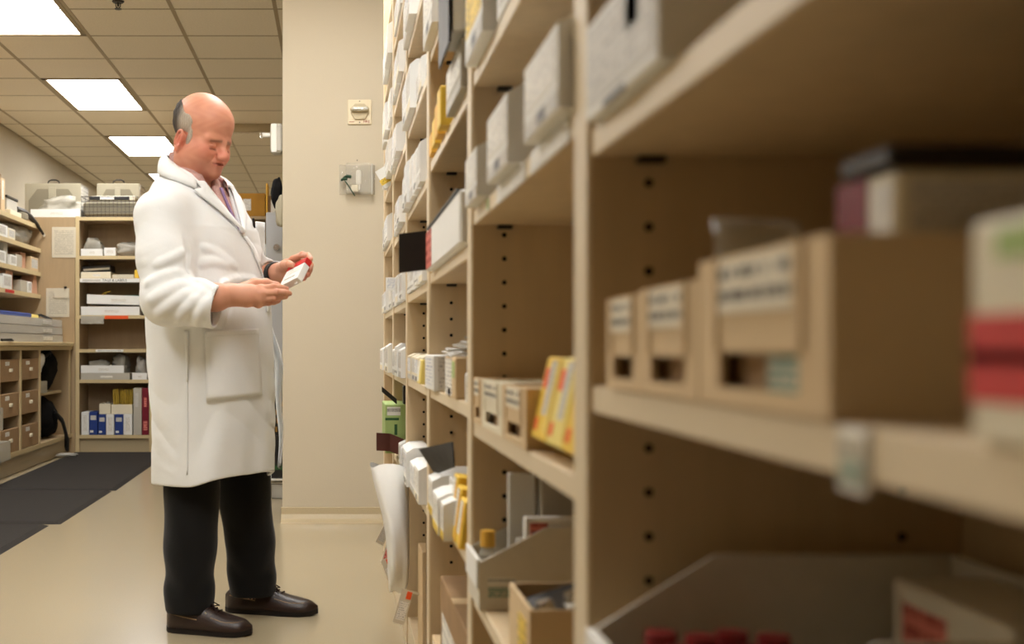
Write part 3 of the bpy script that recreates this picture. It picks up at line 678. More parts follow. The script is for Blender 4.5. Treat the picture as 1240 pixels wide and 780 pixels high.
o = MB().box((-.004, -.06, 0), (.004, .06, .12), .001).build('grey_folder', 'grey_plastic', None, (XF+.045, 2.87, BAYS[4][4]+.0815), (0, .25, 0)); tag(o, 'grey folder leaning on the ivory cartons in the fourth bay', 'folder')
MB().box((-.006, -.05, .03), (-.004, -.02, .045), 0).build('print_mark', 'print_blue', o)
carton('tall_carton', (XF+.02, XF+.2), (2.78, 3.02), (.1+E, .42), 'dark_card', 'tall dark brown carton low in the fourth bay', 'carton')
carton('tall_carton', (XF+.012, XF+.2), (3.05, 3.2), (.1+E, .36), 'kraft', 'tall tan carton low in the fourth bay', 'carton')
row(5, 0, 2, .08, .12, 'top visible shelf', 'wrapped_pack', y_from=.3, y_to=.85, xf=XF-.004)
row(5, 1, 3, .10, .14, 'second shelf down', 'wrapped_pack', xf=XF-.012, y_from=.2, y_to=.9, gap=.02)
row(5, 2, 3, .09, .13, 'third shelf down', 'wrapped_pack', xf=XF-.012, y_from=.3, gap=.02)
row(5, 3, 3, .09, .12, 'fourth shelf down', xf=XF-.010, y_from=.1, y_to=.8, gap=.03)
row(5, 4, 4, .08, .10, 'hand-high shelf', xf=XF-.008, gap=.05)
row(5, 5, 4, .09, .11, 'hip-high shelf', xf=XF-.008, y_from=.1, gap=.015)
row(6, 0, 2, .10, .14, 'top visible shelf', 'wrapped_pack', xf=XF-.014, y_to=.7)
row(6, 1, 3, .10, .14, 'second shelf down', 'wrapped_pack', xf=XF-.014, gap=.04)
row(6, 2, 2, .08, .14, 'third shelf down', 'wrapped_pack', xf=XF-.014, y_to=.7)
row(6, 3, 2, .09, .12, 'fourth shelf down', xf=XF-.01, y_from=.3)
row(6, 4, 3, .08, .10, 'hand-high shelf', xf=XF-.01, gap=.06)
row(6, 5, 3, .09, .12, 'hip-high shelf', xf=XF-.014, mats=('white_card', 'grey_card'))
# folded notices sticking out
yy = 4.18; t1 = W(467, 330, yy); t2 = W(490, 352, yy)
o = MB().box((0, -.001, 0), (t2.x-t1.x, .001, .045), 0).build('aisle_card', 'white_card', None, (t1.x, 4.17, HH(336, 4.17)-.045)); tag(o, 'white printed card jutting into the aisle at hand height', 'card')
MB().box((.004, -.0018, .006), (t2.x-t1.x-.004, -.001, .04), 0).build('print', 'print_blue', o)
MB().box((t2.x-t1.x-.008, .0, .01), (t2.x-t1.x+.02, .003, .03), 0).build('clip_arm', 'grey_plastic', o)
MB().cyl((t2.x-t1.x-.01, -.004, .048), (t2.x-t1.x-.01, .004, .048), .008, None, 10).build('green_knob', 'dark_green', o)
yy = 4.6; c = W(466, 212, yy)
o = MB().box((-.026, -.001, -.045), (.016, .001, .03), 0).build('price_ticket', 'white_card', None, (c.x, yy, c.z), (0, -.55, 0)); tag(o, 'white and yellow ticket sticking out at the far end of the shelving', 'ticket')
MB().box((-.03, -.0018, -.03), (.028, -.001, -.008), 0).build('yellow_strip', 'print_yellow', o)
# green carton with brown flap above the hanging bag
zg = BAYS[5][6]; yg = 4.0
o = empty('open_carton', (XF-.01, 4.02, zg+E), 0, 'green carton with brown and black flaps open over the aisle', 'carton')
gx0, gz1 = XX(466.5, 3.95)-XF+.01, HH(490, 3.95)-zg
MB().box((gx0, -.07, .03), (.14, .20, gz1), .002).build('body', 'green_card', o)
MB().box((gx0+.006, -.0708, gz1-.036), (gx0+.05, -.0700, gz1-.008), 0).build('code', 'print_code', o)
MB().box((gx0, -.0706, gz1-.052), (.01, -.0700, gz1-.044), 0).build('dark_band', 'dark_green', o)
MB().box((gx0+.03, -.0706, gz1-.10), (.005, -.0700, gz1-.065), 0).build('print', 'dark_green', o)
MB().sheet([[Vector((gx0-.03+.045*t, -.096+.018*t, .042+.058*s-.004*t)) for t in (0, .5, 1)] for s in (0, 1)], .003).sheet([[Vector((gx0+.016+.075*t, -.078-.016*t, .038+.058*s-.030*t)) for t in (0, .5, 1)] for s in (0, 1)], .003).build('brown_flap', 'brown_flap', o)
MB().sheet([[Vector((gx0-.01+.05*t, -.03, gz1+.04-.042*t+.018*s)) for t in (0, .5, 1)] for s in (0, 1)], .003).build('black_flap', 'black_card', o)
MB().box((.025, -.06, gz1), (.08, .0, gz1+.06), .002).build('black_insert', 'black_card', o)
row(5, 6, 4, .075, .1, 'low shelf', xf=XF-.004, y_from=.0, y_to=.42, depth=.03, seed=2)
carton('kraft_carton', (XF-.012, XF+.05), (4.55, 4.72), (BAYS[6][6]+E, BAYS[6][6]+.09), 'brown_card', 'small brown carton low in the farthest bay', 'carton', None, [('print_label', 'F', .1, .9, .3, .7, 'print_yellow')])
# hanging white plastic bag
yb_ = 3.3
rings = []
for k, (yp, xl, xr, dp) in enumerate(((563, 448, 494, .03), (580, 452, 494, .05), (600, 457, 495, .07), (625, 463, 495, .085), (650, 467, 495, .09), (675, 469, 495, .085), (700, 470, 494, .07), (712, 471, 492, .035), (716, 474, 488, .008))):
    c = W((xl+xr)/2, yp, yb_); hw = (xr-xl)/2/F*yb_; rg = []
    for i in range(26):
        q = 2*math.pi*i/26; cx = math.copysign(abs(math.cos(q))**.7, math.cos(q)); cy = math.copysign(abs(math.sin(q))**.7, math.sin(q))
        wob = 1+.09*math.sin(4*q+k*.7)+.05*math.sin(7*q-k*.9)
        rg.append(Vector((min(c.x+hw*cx*(1 if cx < 0 else 1), XF-.0045), c.y+dp*cy*wob, c.z+.006*math.sin(3*q+k))))
    rings.append(rg)
n = 26; v = [p for r in rings for p in r]; f = [(i*n+j, i*n+(j+1) % n, (i+1)*n+(j+1) % n, (i+1)*n+j) for i in range(len(rings)-1) for j in range(n)]+[tuple((len(rings)-1)*n+j for j in range(n))]
o = MB().add(v, f).build('plastic_bag', 'bag_white', smooth=True); tag(o, 'white plastic bag hanging from the shelving over the aisle', 'bag')
for i, (xp, yp, an, mm, lb) in enumerate(((466, 645, .5, 'print_grey', 'greyish hanging tag at the far end'), (471, 668, .3, 'print_pink', 'hanging tag with red stub'), (472, 692, -.35, 'print_white', 'white hanging tag below the plastic bag edge'), (488, 735, .3, 'print_white', 'lowest hanging tag by the kickboard'))):
    yt = YF(xp, XF-.03)-.02; yt = min(yt, 4.9); c = W(xp, yp, yt)
    o = MB().box((-.016, -.001, -.045), (.016, .001, .045), 0).build('hanging_tag', 'paper', None, c, (0, an, .25)); tag(o, lb, 'tag', 'tags hanging low on the shelving')
    MB().box((-.012, -.0016, -.035), (.012, -.001, .015), 0).build('print', mm, o)
    MB().box((.0, -.0018, .022), (.014, -.0008, .042), 0).build('red_stub', 'orange', o)
    MB().box((.008, -.0005, .04), (.06, .0005, .046), 0).build('string', 'paper', o)
c = W(503, 744, 3.38)
shelf_tag(UP[4]+UT/2, HH(733, UP[4]), .045, .03, 'orange', 'orange and white sticker low on an upright by the kickboard', x=XF-.0016)
# ================================================================ left wall: base cabinet, worktop, shelves
XB = -2.2; YE = 10.0; ZT = .885                        # cabinet front, depth of the end panel, underside of the worktop
def yl(x, X=XB): return X*F/(x-VX)
cols = [(6.75, 7.28), (7.32, 7.83), (7.87, 8.36), (8.40, 8.90)]
bc = empty('base_cabinet', (XB, 8.2, 0), 0, 'low maple cabinet of brown drawers along the left wall', 'cabinet'); B0 = Vector((XB, 8.2, 0))
def bb(lo, hi, nm, m, ch=.002, par=bc, o=B0): return MB().box(tuple(Vector(lo)-o), tuple(Vector(hi)-o), ch).build(nm, m, par)
bb((XB-.06, 6.7, 0), (XB-.04, YE, .135), 'kickboard', 'cove')
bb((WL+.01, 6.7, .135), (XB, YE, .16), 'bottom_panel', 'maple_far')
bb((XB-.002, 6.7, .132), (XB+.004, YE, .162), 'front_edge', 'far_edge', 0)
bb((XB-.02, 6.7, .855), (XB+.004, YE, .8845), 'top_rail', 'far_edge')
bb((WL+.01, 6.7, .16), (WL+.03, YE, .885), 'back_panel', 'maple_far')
for y in [6.7]+[c[1] for c in cols]+[9.9]:
    bb((WL+.03, y, .16), (XB, y+.035, .856), 'divider', 'maple_far'); bb((XB-.001, y, .16), (XB+.005, y+.035, .856), 'divider_edge', 'far_edge', 0)
dz = [(.645, .795), (.405, .565), (.165, .325)]
hp = MB().box((-.002, -.028, -.012), (.012, .028, .012), .003).mesh('handle'); hp.materials.append(MATS['ivory_card'])
dn = {}
for ci, (a, c) in enumerate(cols):
    for ri, (za, zb_) in enumerate(dz):
        d = empty('drawer', (XB-.012, (a+c)/2, za)-B0 if False else Vector((XB-.012, (a+c+.035)/2, za))-B0); d.parent = bc
        wd = (c-a-.045)/2
        m = MB().box((-.012, -wd, 0), (.008, wd, zb_-za), .003); m.build('drawer_front', 'brown_card', d)
        MB().box((-.5, -wd, .002), (-.012, -wd+.008, zb_-za-.01), 0).box((-.5, wd-.008, .002), (-.012, wd, zb_-za-.01), 0).box((-.5, -wd+.008, .002), (-.012, wd-.008, .01), 0).build('drawer_box', 'dark_card', d)
        link('handle', hp, None, d, (.008, 0, (zb_-za)*.5))
        MB().box((.008, -wd*.55, (zb_-za)*.72), (.0092, -wd*.1, (zb_-za)*.9), 0).build('print_label', 'print_white', d)
# open compartment with a mid shelf
bb((WL+.03, 8.94, .505), (XB-.06, 9.9, .525), 'mid_shelf', 'far_edge')
wt = MB().box((WL+.005, 6.7, .885), (XB+.02, YE, .915), .004).build('worktop', 'far_edge'); tag(wt, 'long beige worktop over the drawer cabinet', 'worktop')
# backpack, white bag and tub in the compartment
bp = empty('backpack', (XB-.15, 9.5, .161), 0, 'black backpack stuffed in the compartment beside the drawers', 'backpack')
blob('body', 'black_cloth', (0, 0, 0), (.13, .3, .155), bp, .12, 2, 5)
bp2 = empty('black_jacket', (XB-.16, 9.55, .526), 0, 'black bag bundle on the shelf above the backpack', 'bag')
blob('body', 'black_cloth', (0, 0.06, 0), (.10, .24, .16), bp2, .1, 2, 8)
MB().tube([(.05, .1, .26), (.09, .0, .31), (.06, -.12, .26)], .012, 6).build('strap', 'black_plastic', bp2)
st = MB()
st.tube([(.11, .0, .22), (.16, .1, .14), (.18, .16, .02), (.17, .2, -.08), (.19, .16, -.11), (.2, .12, -.02), (.18, .05, .12), (.13, 0, .2)], .014, 6)
st.build('strap', 'black_plastic', bp)
o = blob('plastic_bag', 'bag_white', (XB-.10, 9.14, .60), (.07, .12, .085), None, .2, 2, 12); o.location.z = .662
tag(o, 'crumpled white plastic bag on the tub in the open compartment', 'bag')
o = empty('clear_tub', (XB-.14, 9.16, .526), 0, 'clear tub holding something yellow under the white bag', 'tub')
tray_mb((-.1, .1), (-.16, .16), (0, .09), .004).build('body', 'tub', o)
o = blob('yellow_bundle', 'straw', (XB-.12, 9.13, .532), (.06, .11, .06), None, .1, 2, 4); tag(o, 'yellow bundle lying in the clear tub', 'bundle')
# clear tubs at the left edge of the view
for (za_, zb_, yy, lb) in ((.16, .28, 7.45, 'lower clear bin fixed to the drawer cabinet at the left edge'), (.36, .5, 7.28, 'upper clear bin fixed to the drawer cabinet at the left edge')):
    o = empty('clear_tub', (XB+.055, yy, za_), 0, lb, 'tub', 'clear bins on the cabinet front'); tray_mb((-.04, .06), (-.25, .25), (0, zb_-za_), .004).build('body', 'tub', o)
    MB().box((-.03, -.22, .006), (.05, .22, (zb_-za_)*.6), .01).build('contents', 'white_card', o)
# floor scrap by the strap
o = blob('paper_scrap', 'wrap', (XB+.06, 9.55, .013), (.07, .05, .012), None, .3, 3, 3); tag(o, 'crumpled clear wrapper on the mat below the backpack strap', 'wrapper')
# upper shelves
XS = XX(49, YE); sh = [HH(274, YE), HH(301.5, YE), HH(330, YE), HH(357, YE)]
us = empty('wall_shelves', (WL, 8.3, 0), 0, 'four beige open shelves above the worktop on the left wall', 'shelves'); U0 = Vector((WL, 8.3, 0))
for z in sh:
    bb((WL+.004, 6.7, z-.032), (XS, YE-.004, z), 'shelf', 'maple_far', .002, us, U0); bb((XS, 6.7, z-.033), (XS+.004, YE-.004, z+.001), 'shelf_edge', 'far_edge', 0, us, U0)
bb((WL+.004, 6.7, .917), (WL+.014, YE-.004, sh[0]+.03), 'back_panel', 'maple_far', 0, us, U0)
def yls(x): return yl(x, XS)
def lcart(x0, x1, s, h, m, label, parts=(), dx=0, dp=.14, name='carton', group='cartons on the left shelves', z=None):
    zz = (sh[s]+.0015 if z is None else z); ya, yb = yls(x0), yls(x1); xf = XS-.004-dx
    return carton(name, (xf-dp, xf), (ya, yb), (zz, zz+h), m, label, 'carton', group, parts)
lp = [('print_label', 'P', .1, .9, .2, .85, 'print_grey')]
lcart(-20, 3, 0, .30, 'brown_card', 'tall brown box nearest on the top left shelf', [('print_label', 'P', .4, .8, .2, .9, 'print_white'), ('red_mark', 'P', .1, .3, .3, .8, 'red_card')], .02)
lcart(3.5, 7, 0, .28, 'brown_card', 'second tall brown box on the top left shelf', [('print_label', 'P', .1, .5, .4, .95, 'print_white')], .03)
lcart(7.5, 13, 0, .26, 'kraft', 'third tall tan box on the top left shelf', [('print_label', 'P', .4, .7, .4, .95, 'print_white')], .04)
o = empty('lidded_box', (XS-.12, yls(21), sh[0]+.0015), 0, 'grey box with dark lid on the top left shelf', 'box')
MB().box((-.08, -.15, .04), (.08, .15, .13), .004).build('body', 'grey_card', o); MB().box((-.085, -.16, .13), (.085, .16, .15), .003).build('lid', 'clip', o)
MB().box((-.1, -.16, 0), (.11, .16, .04), .003).build('base_tray', 'ivory_card', o)
o = empty('spray_gun', (XS-.02, yls(39)-.01, sh[0]+.0015), 0, 'small dark spray nozzle hanging off the end of the top left shelf', 'nozzle')
MB().tube([(-.05, -.25, .08), (-.02, -.1, .07), (0, .0, .05), (.03, .12, .0), (.05, .25, -.07)], [.03, .03, .024, .016, .010], 8).build('barrel', 'clip', o)
MB().box((-.04, -.24, 0), (.02, -.1, .06), .01).build('body', 'file_dark', o); MB().cyl((.05, .25, -.07), (.054, .27, -.085), .012, None, 8).build('tip', 'white_plastic', o)
lcart(-15, 10, 1, .09, 'white_card', 'low white carton nearest on the second left shelf', lp); lcart(10.5, 19, 1, .08, 'ivory_card', 'low ivory carton on the second left shelf', lp)
o = blob('plastic_wrap', 'thin_bag', (XS-.12, yls(33), sh[1]+.0015), (.1, .36, .07), None, .15, 2, 21); tag(o, 'clear plastic bag of supplies on the second left shelf', 'bag')
lcart(-12, 8, 2, .09, 'white_card', 'white carton nearest on the third left shelf', lp); lcart(8.5, 13, 2, .16, 'grey_card', 'upright grey carton on the third left shelf', (), .02)
lcart(13.5, 21, 2, .08, 'white_card', 'white printed carton on the third left shelf', lp); lcart(30, 36, 2, .13, 'clay', 'clay-coloured carton on the third left shelf', (), .03)
o = empty('clear_tub', (XS-.09, yls(30), sh[2]+.0015), 0, 'clear tub in the middle of the third left shelf', 'tub'); o.location.y = yls(26)
tray_mb((-.07, .07), (-.09, .09), (0, .1), .003).build('body', 'tub', o)
lcart(38, 47, 2, .11, 'kraft', 'tan carton at the far end of the third left shelf', lp)
lcart(-12, 4, 3, .09, 'white_card', 'white carton with red dot nearest on the lowest left shelf', [('red_dot', 'P', .3, .7, .3, .8, 'red_card')])
lcart(4.5, 15, 3, .11, 'white_card', 'white carton on the lowest left shelf', lp); lcart(15.5, 24, 3, .15, 'clay', 'rosy carton on the lowest left shelf', (), .05)
o = empty('clear_tub', (XS-.07, yls(29.5), sh[3]+.0015), 0, 'clear tub in the middle of the lowest left shelf', 'tub'); tray_mb((-.07, .066), (-.1, .1), (0, .09), .003).build('body', 'tub', o)
lcart(34.5, 39, 3, .09, 'white_card', 'small white carton far along the lowest left shelf', lp); 
o = MB().prism([(0, 0), (.2, 0), (.16, .15), (.09, .165)], 0, -.05, .05).build('clay_block', 'clay', None, (XS-.07, yls(41), sh[3]+.0015)); tag(o, 'wedge-shaped rosy block at the end of the lowest left shelf', 'block')
for i, (xp, s, m_, lb) in enumerate(((11, 3, 'red_card', 'red tag on the lowest left shelf edge'),)):
    o = MB().box((0, -.12, -.026), (.003, .12, -.004), 0).build('shelf_tag', m_, None, (XS+.0045, yls(xp), sh[s])); tag(o, lb, 'tag')
# trays on the worktop
wz = .9155
for i in range(3):
    o = empty('supply_tray', (XB-.22-.01*i, 8.95+.03*i, wz+.062*i), 0, ['bottom', 'middle', 'top'][i]+' clear-wrapped white tray of the stack on the worktop', 'tray', 'trays on the worktop')
    tray_mb((-.2, .19), (-1.0, .86), (0, .058), .005).build('body', 'wrap', o)
    MB().box((-.18, -.96, .006), (.17, .82, .050), .008).build('contents', 'white_card', o)
    MB().box((.1905, .2, .016), (.192, .5, .044), 0).build('print_label', 'print_white', o)
o = empty('wrapped_tool', (XB-.2, 8.95, wz+.186), 0, 'long dark blue case with yellow tag lying on the top tray', 'case')
MB().box((-.04, -1.0, 0), (.06, .3, .035), .01).build('case', 'blue_card', o); MB().box((-.03, .3, .0), (.05, .55, .03), .006).build('yellow_tag', 'pale_yellow', o)
MB().tube([(0, .54, .02), (.04, .66, .03), (.09, .78, .0), (.11, .84, -.04)], .012, 6).build('cable', 'black_plastic', o); MB().cyl((.105, .82, -.03), (.115, .86, -.075), .014, None, 8).build('red_tip', 'red_card', o)
o = MB().tube([(0, -.12, .004), (.03, 0, .006), (0, .15, .004)], .009, 6).build('marker', 'black_plastic', None, (XB-.005, 8.05, wz+.006)); tag(o, 'dark marker pen on the front edge of the worktop', 'pen')
# end panel that closes the run, with papers pinned on it
XE = XX(97, YE)
ep = MB().box((WL+.002, YE, .0), (XE-.042, YE+.34, 1.955), .002).build('end_panel', 'maple_far'); tag(ep, 'plain maple end panel with two pinned sheets', 'panel')
def pinned(x0, y0, x1, y1, m_, label, nm='paper_sheet'):
    a, b = W(x0, y1, YE), W(x1, y0, YE)
    o = MB().box((0, -.004, 0), (b.x-a.x, -.002, b.z-a.z), 0).build(nm, 'paper', None, (a.x, YE, a.z)); tag(o, label, 'paper', 'papers pinned on the end panel')
    MB().box((.02, -.005, .02), (b.x-a.x-.02, -.004, b.z-a.z-.03), 0).build('print', m_, o); return o, b.x-a.x, b.z-a.z
pinned(63, 275, 92, 312, 'print_paper', 'printed notice pinned high on the end panel')
o, a, b = pinned(56, 349, 84, 384, 'print_grid', 'gridded calendar sheet pinned low on the end panel')
MB().box((a*.36, -.012, b*.66), (a*.98, -.006, b*1.0), 0).build('small_note', 'paper', o); MB().box((a*.78, -.02, b*.98), (a*.9, -.004, b*1.06), .004).build('clip', 'clip', o)
# ================================================================ back shelving
DP = .36; XU = [XE-.036, XX(181, YE), XX(181, YE)+.64, XX(181, YE)+1.28]
bs = empty('back_shelving', (XE, YE, 0), 0, 'tall maple shelving unit across the back of the room', 'shelving'); S0 = Vector((XE, YE, 0))
def sb(lo, hi, nm, m, ch=.002): return MB().box(tuple(Vector(lo)-S0), tuple(Vector(hi)-S0), ch).build(nm, m, bs)
for x in XU:
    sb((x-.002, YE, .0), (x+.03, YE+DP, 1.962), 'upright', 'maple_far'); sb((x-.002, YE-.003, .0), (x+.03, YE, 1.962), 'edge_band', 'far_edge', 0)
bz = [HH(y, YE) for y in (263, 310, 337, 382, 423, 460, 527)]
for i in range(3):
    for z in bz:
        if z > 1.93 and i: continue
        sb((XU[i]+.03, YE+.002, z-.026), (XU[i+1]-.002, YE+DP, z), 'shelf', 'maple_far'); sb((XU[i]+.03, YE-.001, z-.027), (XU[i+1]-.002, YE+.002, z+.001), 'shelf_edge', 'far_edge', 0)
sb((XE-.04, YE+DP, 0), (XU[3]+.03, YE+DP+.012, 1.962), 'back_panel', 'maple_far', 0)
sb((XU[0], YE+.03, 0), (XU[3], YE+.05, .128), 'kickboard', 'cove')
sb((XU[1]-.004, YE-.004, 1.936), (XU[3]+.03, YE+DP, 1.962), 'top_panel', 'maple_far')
def bcart(x0, y0, x1, y1, m_, label, parts=(), dy=0, dp=.22, cat='carton', name='carton', group='cartons on the back shelving', s=None, rot=(0, 0, 0), zb=None):
    Yq = YE+.004+dy; a, b = W(x0, y1, Yq), W(x1, y0, Yq); z = zb if zb is not None else (bz[s]+.0015 if s is not None else a.z)
    return carton(name, (a.x, b.x), (Yq, Yq+dp), (z, max(z+.01, b.z)), m_, label, cat, group, parts, rot)
def btray(x0, y0, x1, y1, label, dy=0, dp=.28, s=None, z=None, m_='white_card', name='tray', rot=(0, 0, 0)):
    Yq = YE+.004+dy; a, b = W(x0, y1, Yq), W(x1, y0, Yq); zz = z if z is not None else bz[s]+.0015
    o = empty(name, ((a.x+b.x)/2, Yq+dp/2, zz), 0, label, 'tray', 'white trays on the back shelving'); o.rotation_euler = rot
    wd = (b.x-a.x)/2; tray_mb((-wd, wd), (-dp/2, dp/2), (0, b.z-a.z), .004).build('body', m_, o)
    MB().box((-wd*.2, -dp/2-.001, (b.z-a.z)*.3), (wd*.3, -dp/2, (b.z-a.z)*.6), 0).build('print', 'print_white', o); return o, zz+b.z-a.z
# top
o, zt1 = btray(37, 248, 97, 257.5, 'wide white tray on top of the end panel', 0, .3, z=1.9565)
q = blob('plastic_wrap', 'thin_bag', ((XX(70, YE)), YE+.15, 1.963), (.18, .12, .085), None, .2, 2.4, 31); tag(q, 'clear plastic bag of supplies in the tray on the end panel', 'bag')
def filecase(x0, y0, x1, y1, Yq, dp, label, zb):
    a, b = W(x0, y1, Yq), W(x1, y0, Yq); wd, h = (b.x-a.x)/2, b.z-zb
    o = empty('file_case', ((a.x+b.x)/2, Yq+dp/2, zb), 0, label, 'case', 'grey carrying cases on top of the shelving')
    MB().box((-wd, -dp/2, 0), (wd, dp/2, h), .006).build('shell', 'file_grey', o)
    k = MB(); k.prism([(-wd*.86, .02), (wd*.86, .02), (wd*.86, h*.55), (wd*.55, h*.85), (-wd*.55, h*.85), (-wd*.86, h*.55)], 1, -dp/2-.004, -dp/2); k.build('front_panel', 'file_dark', o)
    MB().box((-wd*.16, -dp/2-.010, .02), (wd*.12, -dp/2-.004, h*.9), .003).build('strap', 'file_grey', o)
    MB().tube([(-.05, -dp/2+.03, h-.004), (-.045, -dp/2+.03, h+.02), (-.02, -dp/2+.03, h+.032), (.02, -dp/2+.03, h+.032), (.045, -dp/2+.03, h+.02), (.05, -dp/2+.03, h-.004)], .006, 6).build('handle', 'black_plastic', o)
    MB().box((wd, -dp/2+.01, h*.1), (wd+.004, dp/2-.01, h*.95), 0).build('side_label', 'print_white', o)
sb((WL+.01, YE+.345, 1.93), (XU[1]+.4, YE+1.02, 1.955), 'rear_platform', 'maple_far')
for x_ in (WL+.02, XU[1]+.37): sb((x_, YE+.97, 0), (x_+.03, YE+1.02, 1.93), 'rear_post', 'maple_far')
filecase(30, 222, 98, 258, YE+.36, .3, 'grey case with handle behind the tray on the end panel', 1.9565)
filecase(117, 222, 169, 258, YE+.5, .3, 'grey case with handle behind the wire basket', 1.9565)
o = empty('wire_basket', ((XX(98, YE)+XX(166, YE))/2, YE+.16, bz[0]+.0015), 0, 'black wire basket with white label on top of the back shelving', 'basket')
wd = (XX(166, YE)-XX(98, YE))/2; hh = HH(238, YE)-bz[0]; m = MB()
for k in range(15):
    x = -wd+2*wd*k/14; m.tube([(x, -.14, .004), (x, -.15, hh)], .0018, 5); m.tube([(x, .14, .004), (x, .15, hh)], .0018, 5)
for z in (.005, hh*.25, hh*.5, hh*.75, hh): m.tube([(-wd, -.145, z), (wd, -.145, z), (wd, .145, z), (-wd, .145, z), (-wd, -.145, z)], .0022, 5)
m.build('wire', 'clip', o)
MB().box((-wd*.7, -.156, hh-.03), (wd*.72, -.15, hh-.002), .002).build('black_band', 'black_plastic', o); MB().box((-wd*.32, -.158, hh-.026), (wd*.18, -.156, hh-.006), 0).build('print_label', 'print_white', o)
MB().box((-wd+.01, -.12, .008), (wd-.01, .12, hh*.8), .02).build('contents', 'file_dark', o)
MB().box((-wd*.7, -.1, hh*.82), (wd*.9, .1, hh+.012), .008).build('papers', 'paper', o)
# shelf below the top
btray(98, 300.5, 124, 309, 'small white tray with a plastic bag at the left of the back shelving', s=1)
q = blob('plastic_wrap', 'thin_bag', (XX(111, YE), YE+.14, bz[1]+.008), (.075, .09, .07), None, .2, 2, 41); tag(q, 'clear plastic bag standing in the small white tray', 'bag')
bcart(126, 300, 140, 309, 'white_card', 'little white carton beside the tray on the back shelving', [('print_label', 'N', .2, .8, .3, .7, 'print_white')], s=1, dp=.12)
q = blob('plastic_wrap', 'thin_bag', (XX(156, YE), YE+.16, bz[1]+.0015), (.11, .12, .06), None, .15, 2, 42); tag(q, 'rounded clear bag right of the little white carton', 'bag')
# third shelf: trays and the sign strip
o, zz = btray(98, 328.5, 134, 336, 'shallow ivory tray with papers on the signed shelf', s=2, m_='ivory_card')
q = MB().box((-.12, -.1, 0), (.12, .1, .05), .004).build('black_binder', 'clip', None, (XX(114, YE)+.01, YE+.16, bz[2]+.008), (0, -.06, 0)); q.location.z = bz[2]+.058; tag(q, 'dark binder lying in the ivory tray', 'binder')
MB().box((-.11, -.102, .012), (.11, -.099, .03), 0).build('page_edge', 'paper', q)
bcart(136, 332.5, 162, 336, 'paper', 'flat pile of paper beside the ivory tray', s=2, cat='paper', name='paper_pile'); bcart(163, 327, 168, 336, 'yellow_card', 'small yellow box just left of the coat', s=2, dp=.08)
o = MB().box((0, -.004, -.034), (XX(169, YE)-XX(97, YE), 0, -.002), 0).build('shelf_sign', 'white_card', None, (XX(97, YE), YE-.002, bz[2])); tag(o, 'white shelf strip reading TAGS & LABELS', 'sign')
text('TAGS & LABELS', .03, ((XX(169, YE)-XX(97, YE))*.58, -.0044, -.018), (math.pi/2, 0, 0), 'print_dark', o); MB().box((.02, -.0045, -.027), (.17, -.004, -.010), 0).build('small_print', 'print_grey', o)
# fourth shelf
o, zz = btray(98, 371.5, 169, 382, 'long white tray with red shelf label below it', s=3)
o2, zz2 = btray(105, 359.5, 178, 370.5, 'tilted white tray stacked on the long one', z=zz+.018, rot=(0, .03, 0))
q = MB().tube([(-.03, 0, .0), (0, 0, .05), (.06, .02, .07)], .006, 6).tube([(-.02, .02, 0), (.03, .0, .06)], .005, 6).build('cord', 'straw', None, (XX(122, YE), YE+.1, zz2-.03)); tag(q, 'twisted straw-coloured cord standing in the tilted tray', 'cord')
bcart(150, 357.5, 172, 363, 'teal', 'teal packet showing above the tilted tray', dy=.08, dp=.1, zb=zz+.03, cat='packet', name='packet')
q = MB().box((0, -.0045, -.03), (.195, -.002, -.002), 0).build('shelf_tag', 'orange', None, (XX(127, YE), YE-.002, bz[3])); tag(q, 'red orange strip on the shelf edge under the long tray', 'tag')
q = MB().box((0, -.0045, -.07), (.19, -.002, -.004), 0).build('paper_sheet', 'thin_bag', None, (XX(98, YE), YE-.002, bz[3])); tag(q, 'clear pouch taped under the left of the long tray', 'pouch')
q = MB().box((0, -.0045, -.022), (.23, -.002, -.002), 0).build('shelf_sign', 'white_card', None, (XX(116, YE), YE-.002, bz[4])); tag(q, 'white printed strip on the empty shelf of the back shelving', 'sign'); MB().box((.02, -.005, -.018), (.21, -.0045, -.006), 0).build('print', 'print_code', q)
# sixth shelf
o, zz = btray(98, 452, 157, 460, 'lower grey tray on the shelf above the blue cartons', s=5, m_='grey_card', dp=.3)
o, zz = btray(98, 442.5, 150, 451.5, 'upper white tray on the shelf above the blue cartons', z=zz+.001, dp=.3)
q = blob('plastic_wrap', 'thin_bag', (XX(116.5, YE), YE+.15, zz-.05), (.085, .1, .045), None, .15, 2, 51); tag(q, 'flat grey plastic bag in the upper white tray', 'bag')
q = blob('plastic_wrap', 'thin_bag', (XX(146, YE)-.03, YE+.17, zz-.04), (.07, .09, .065), None, .15, 2, 52); tag(q, 'pinkish plastic bag at the right end of the upper white tray', 'bag')
btray(160, 452, 178, 460, 'narrow white tray beside the stacked trays', s=5)
q = blob('plastic_wrap', 'wrap', (XX(168.5, YE), YE+.14, bz[5]+.007), (.04, .07, .085), None, .22, 3, 53); tag(q, 'bundle of clear wrapped tubes in the narrow tray', 'bundle')
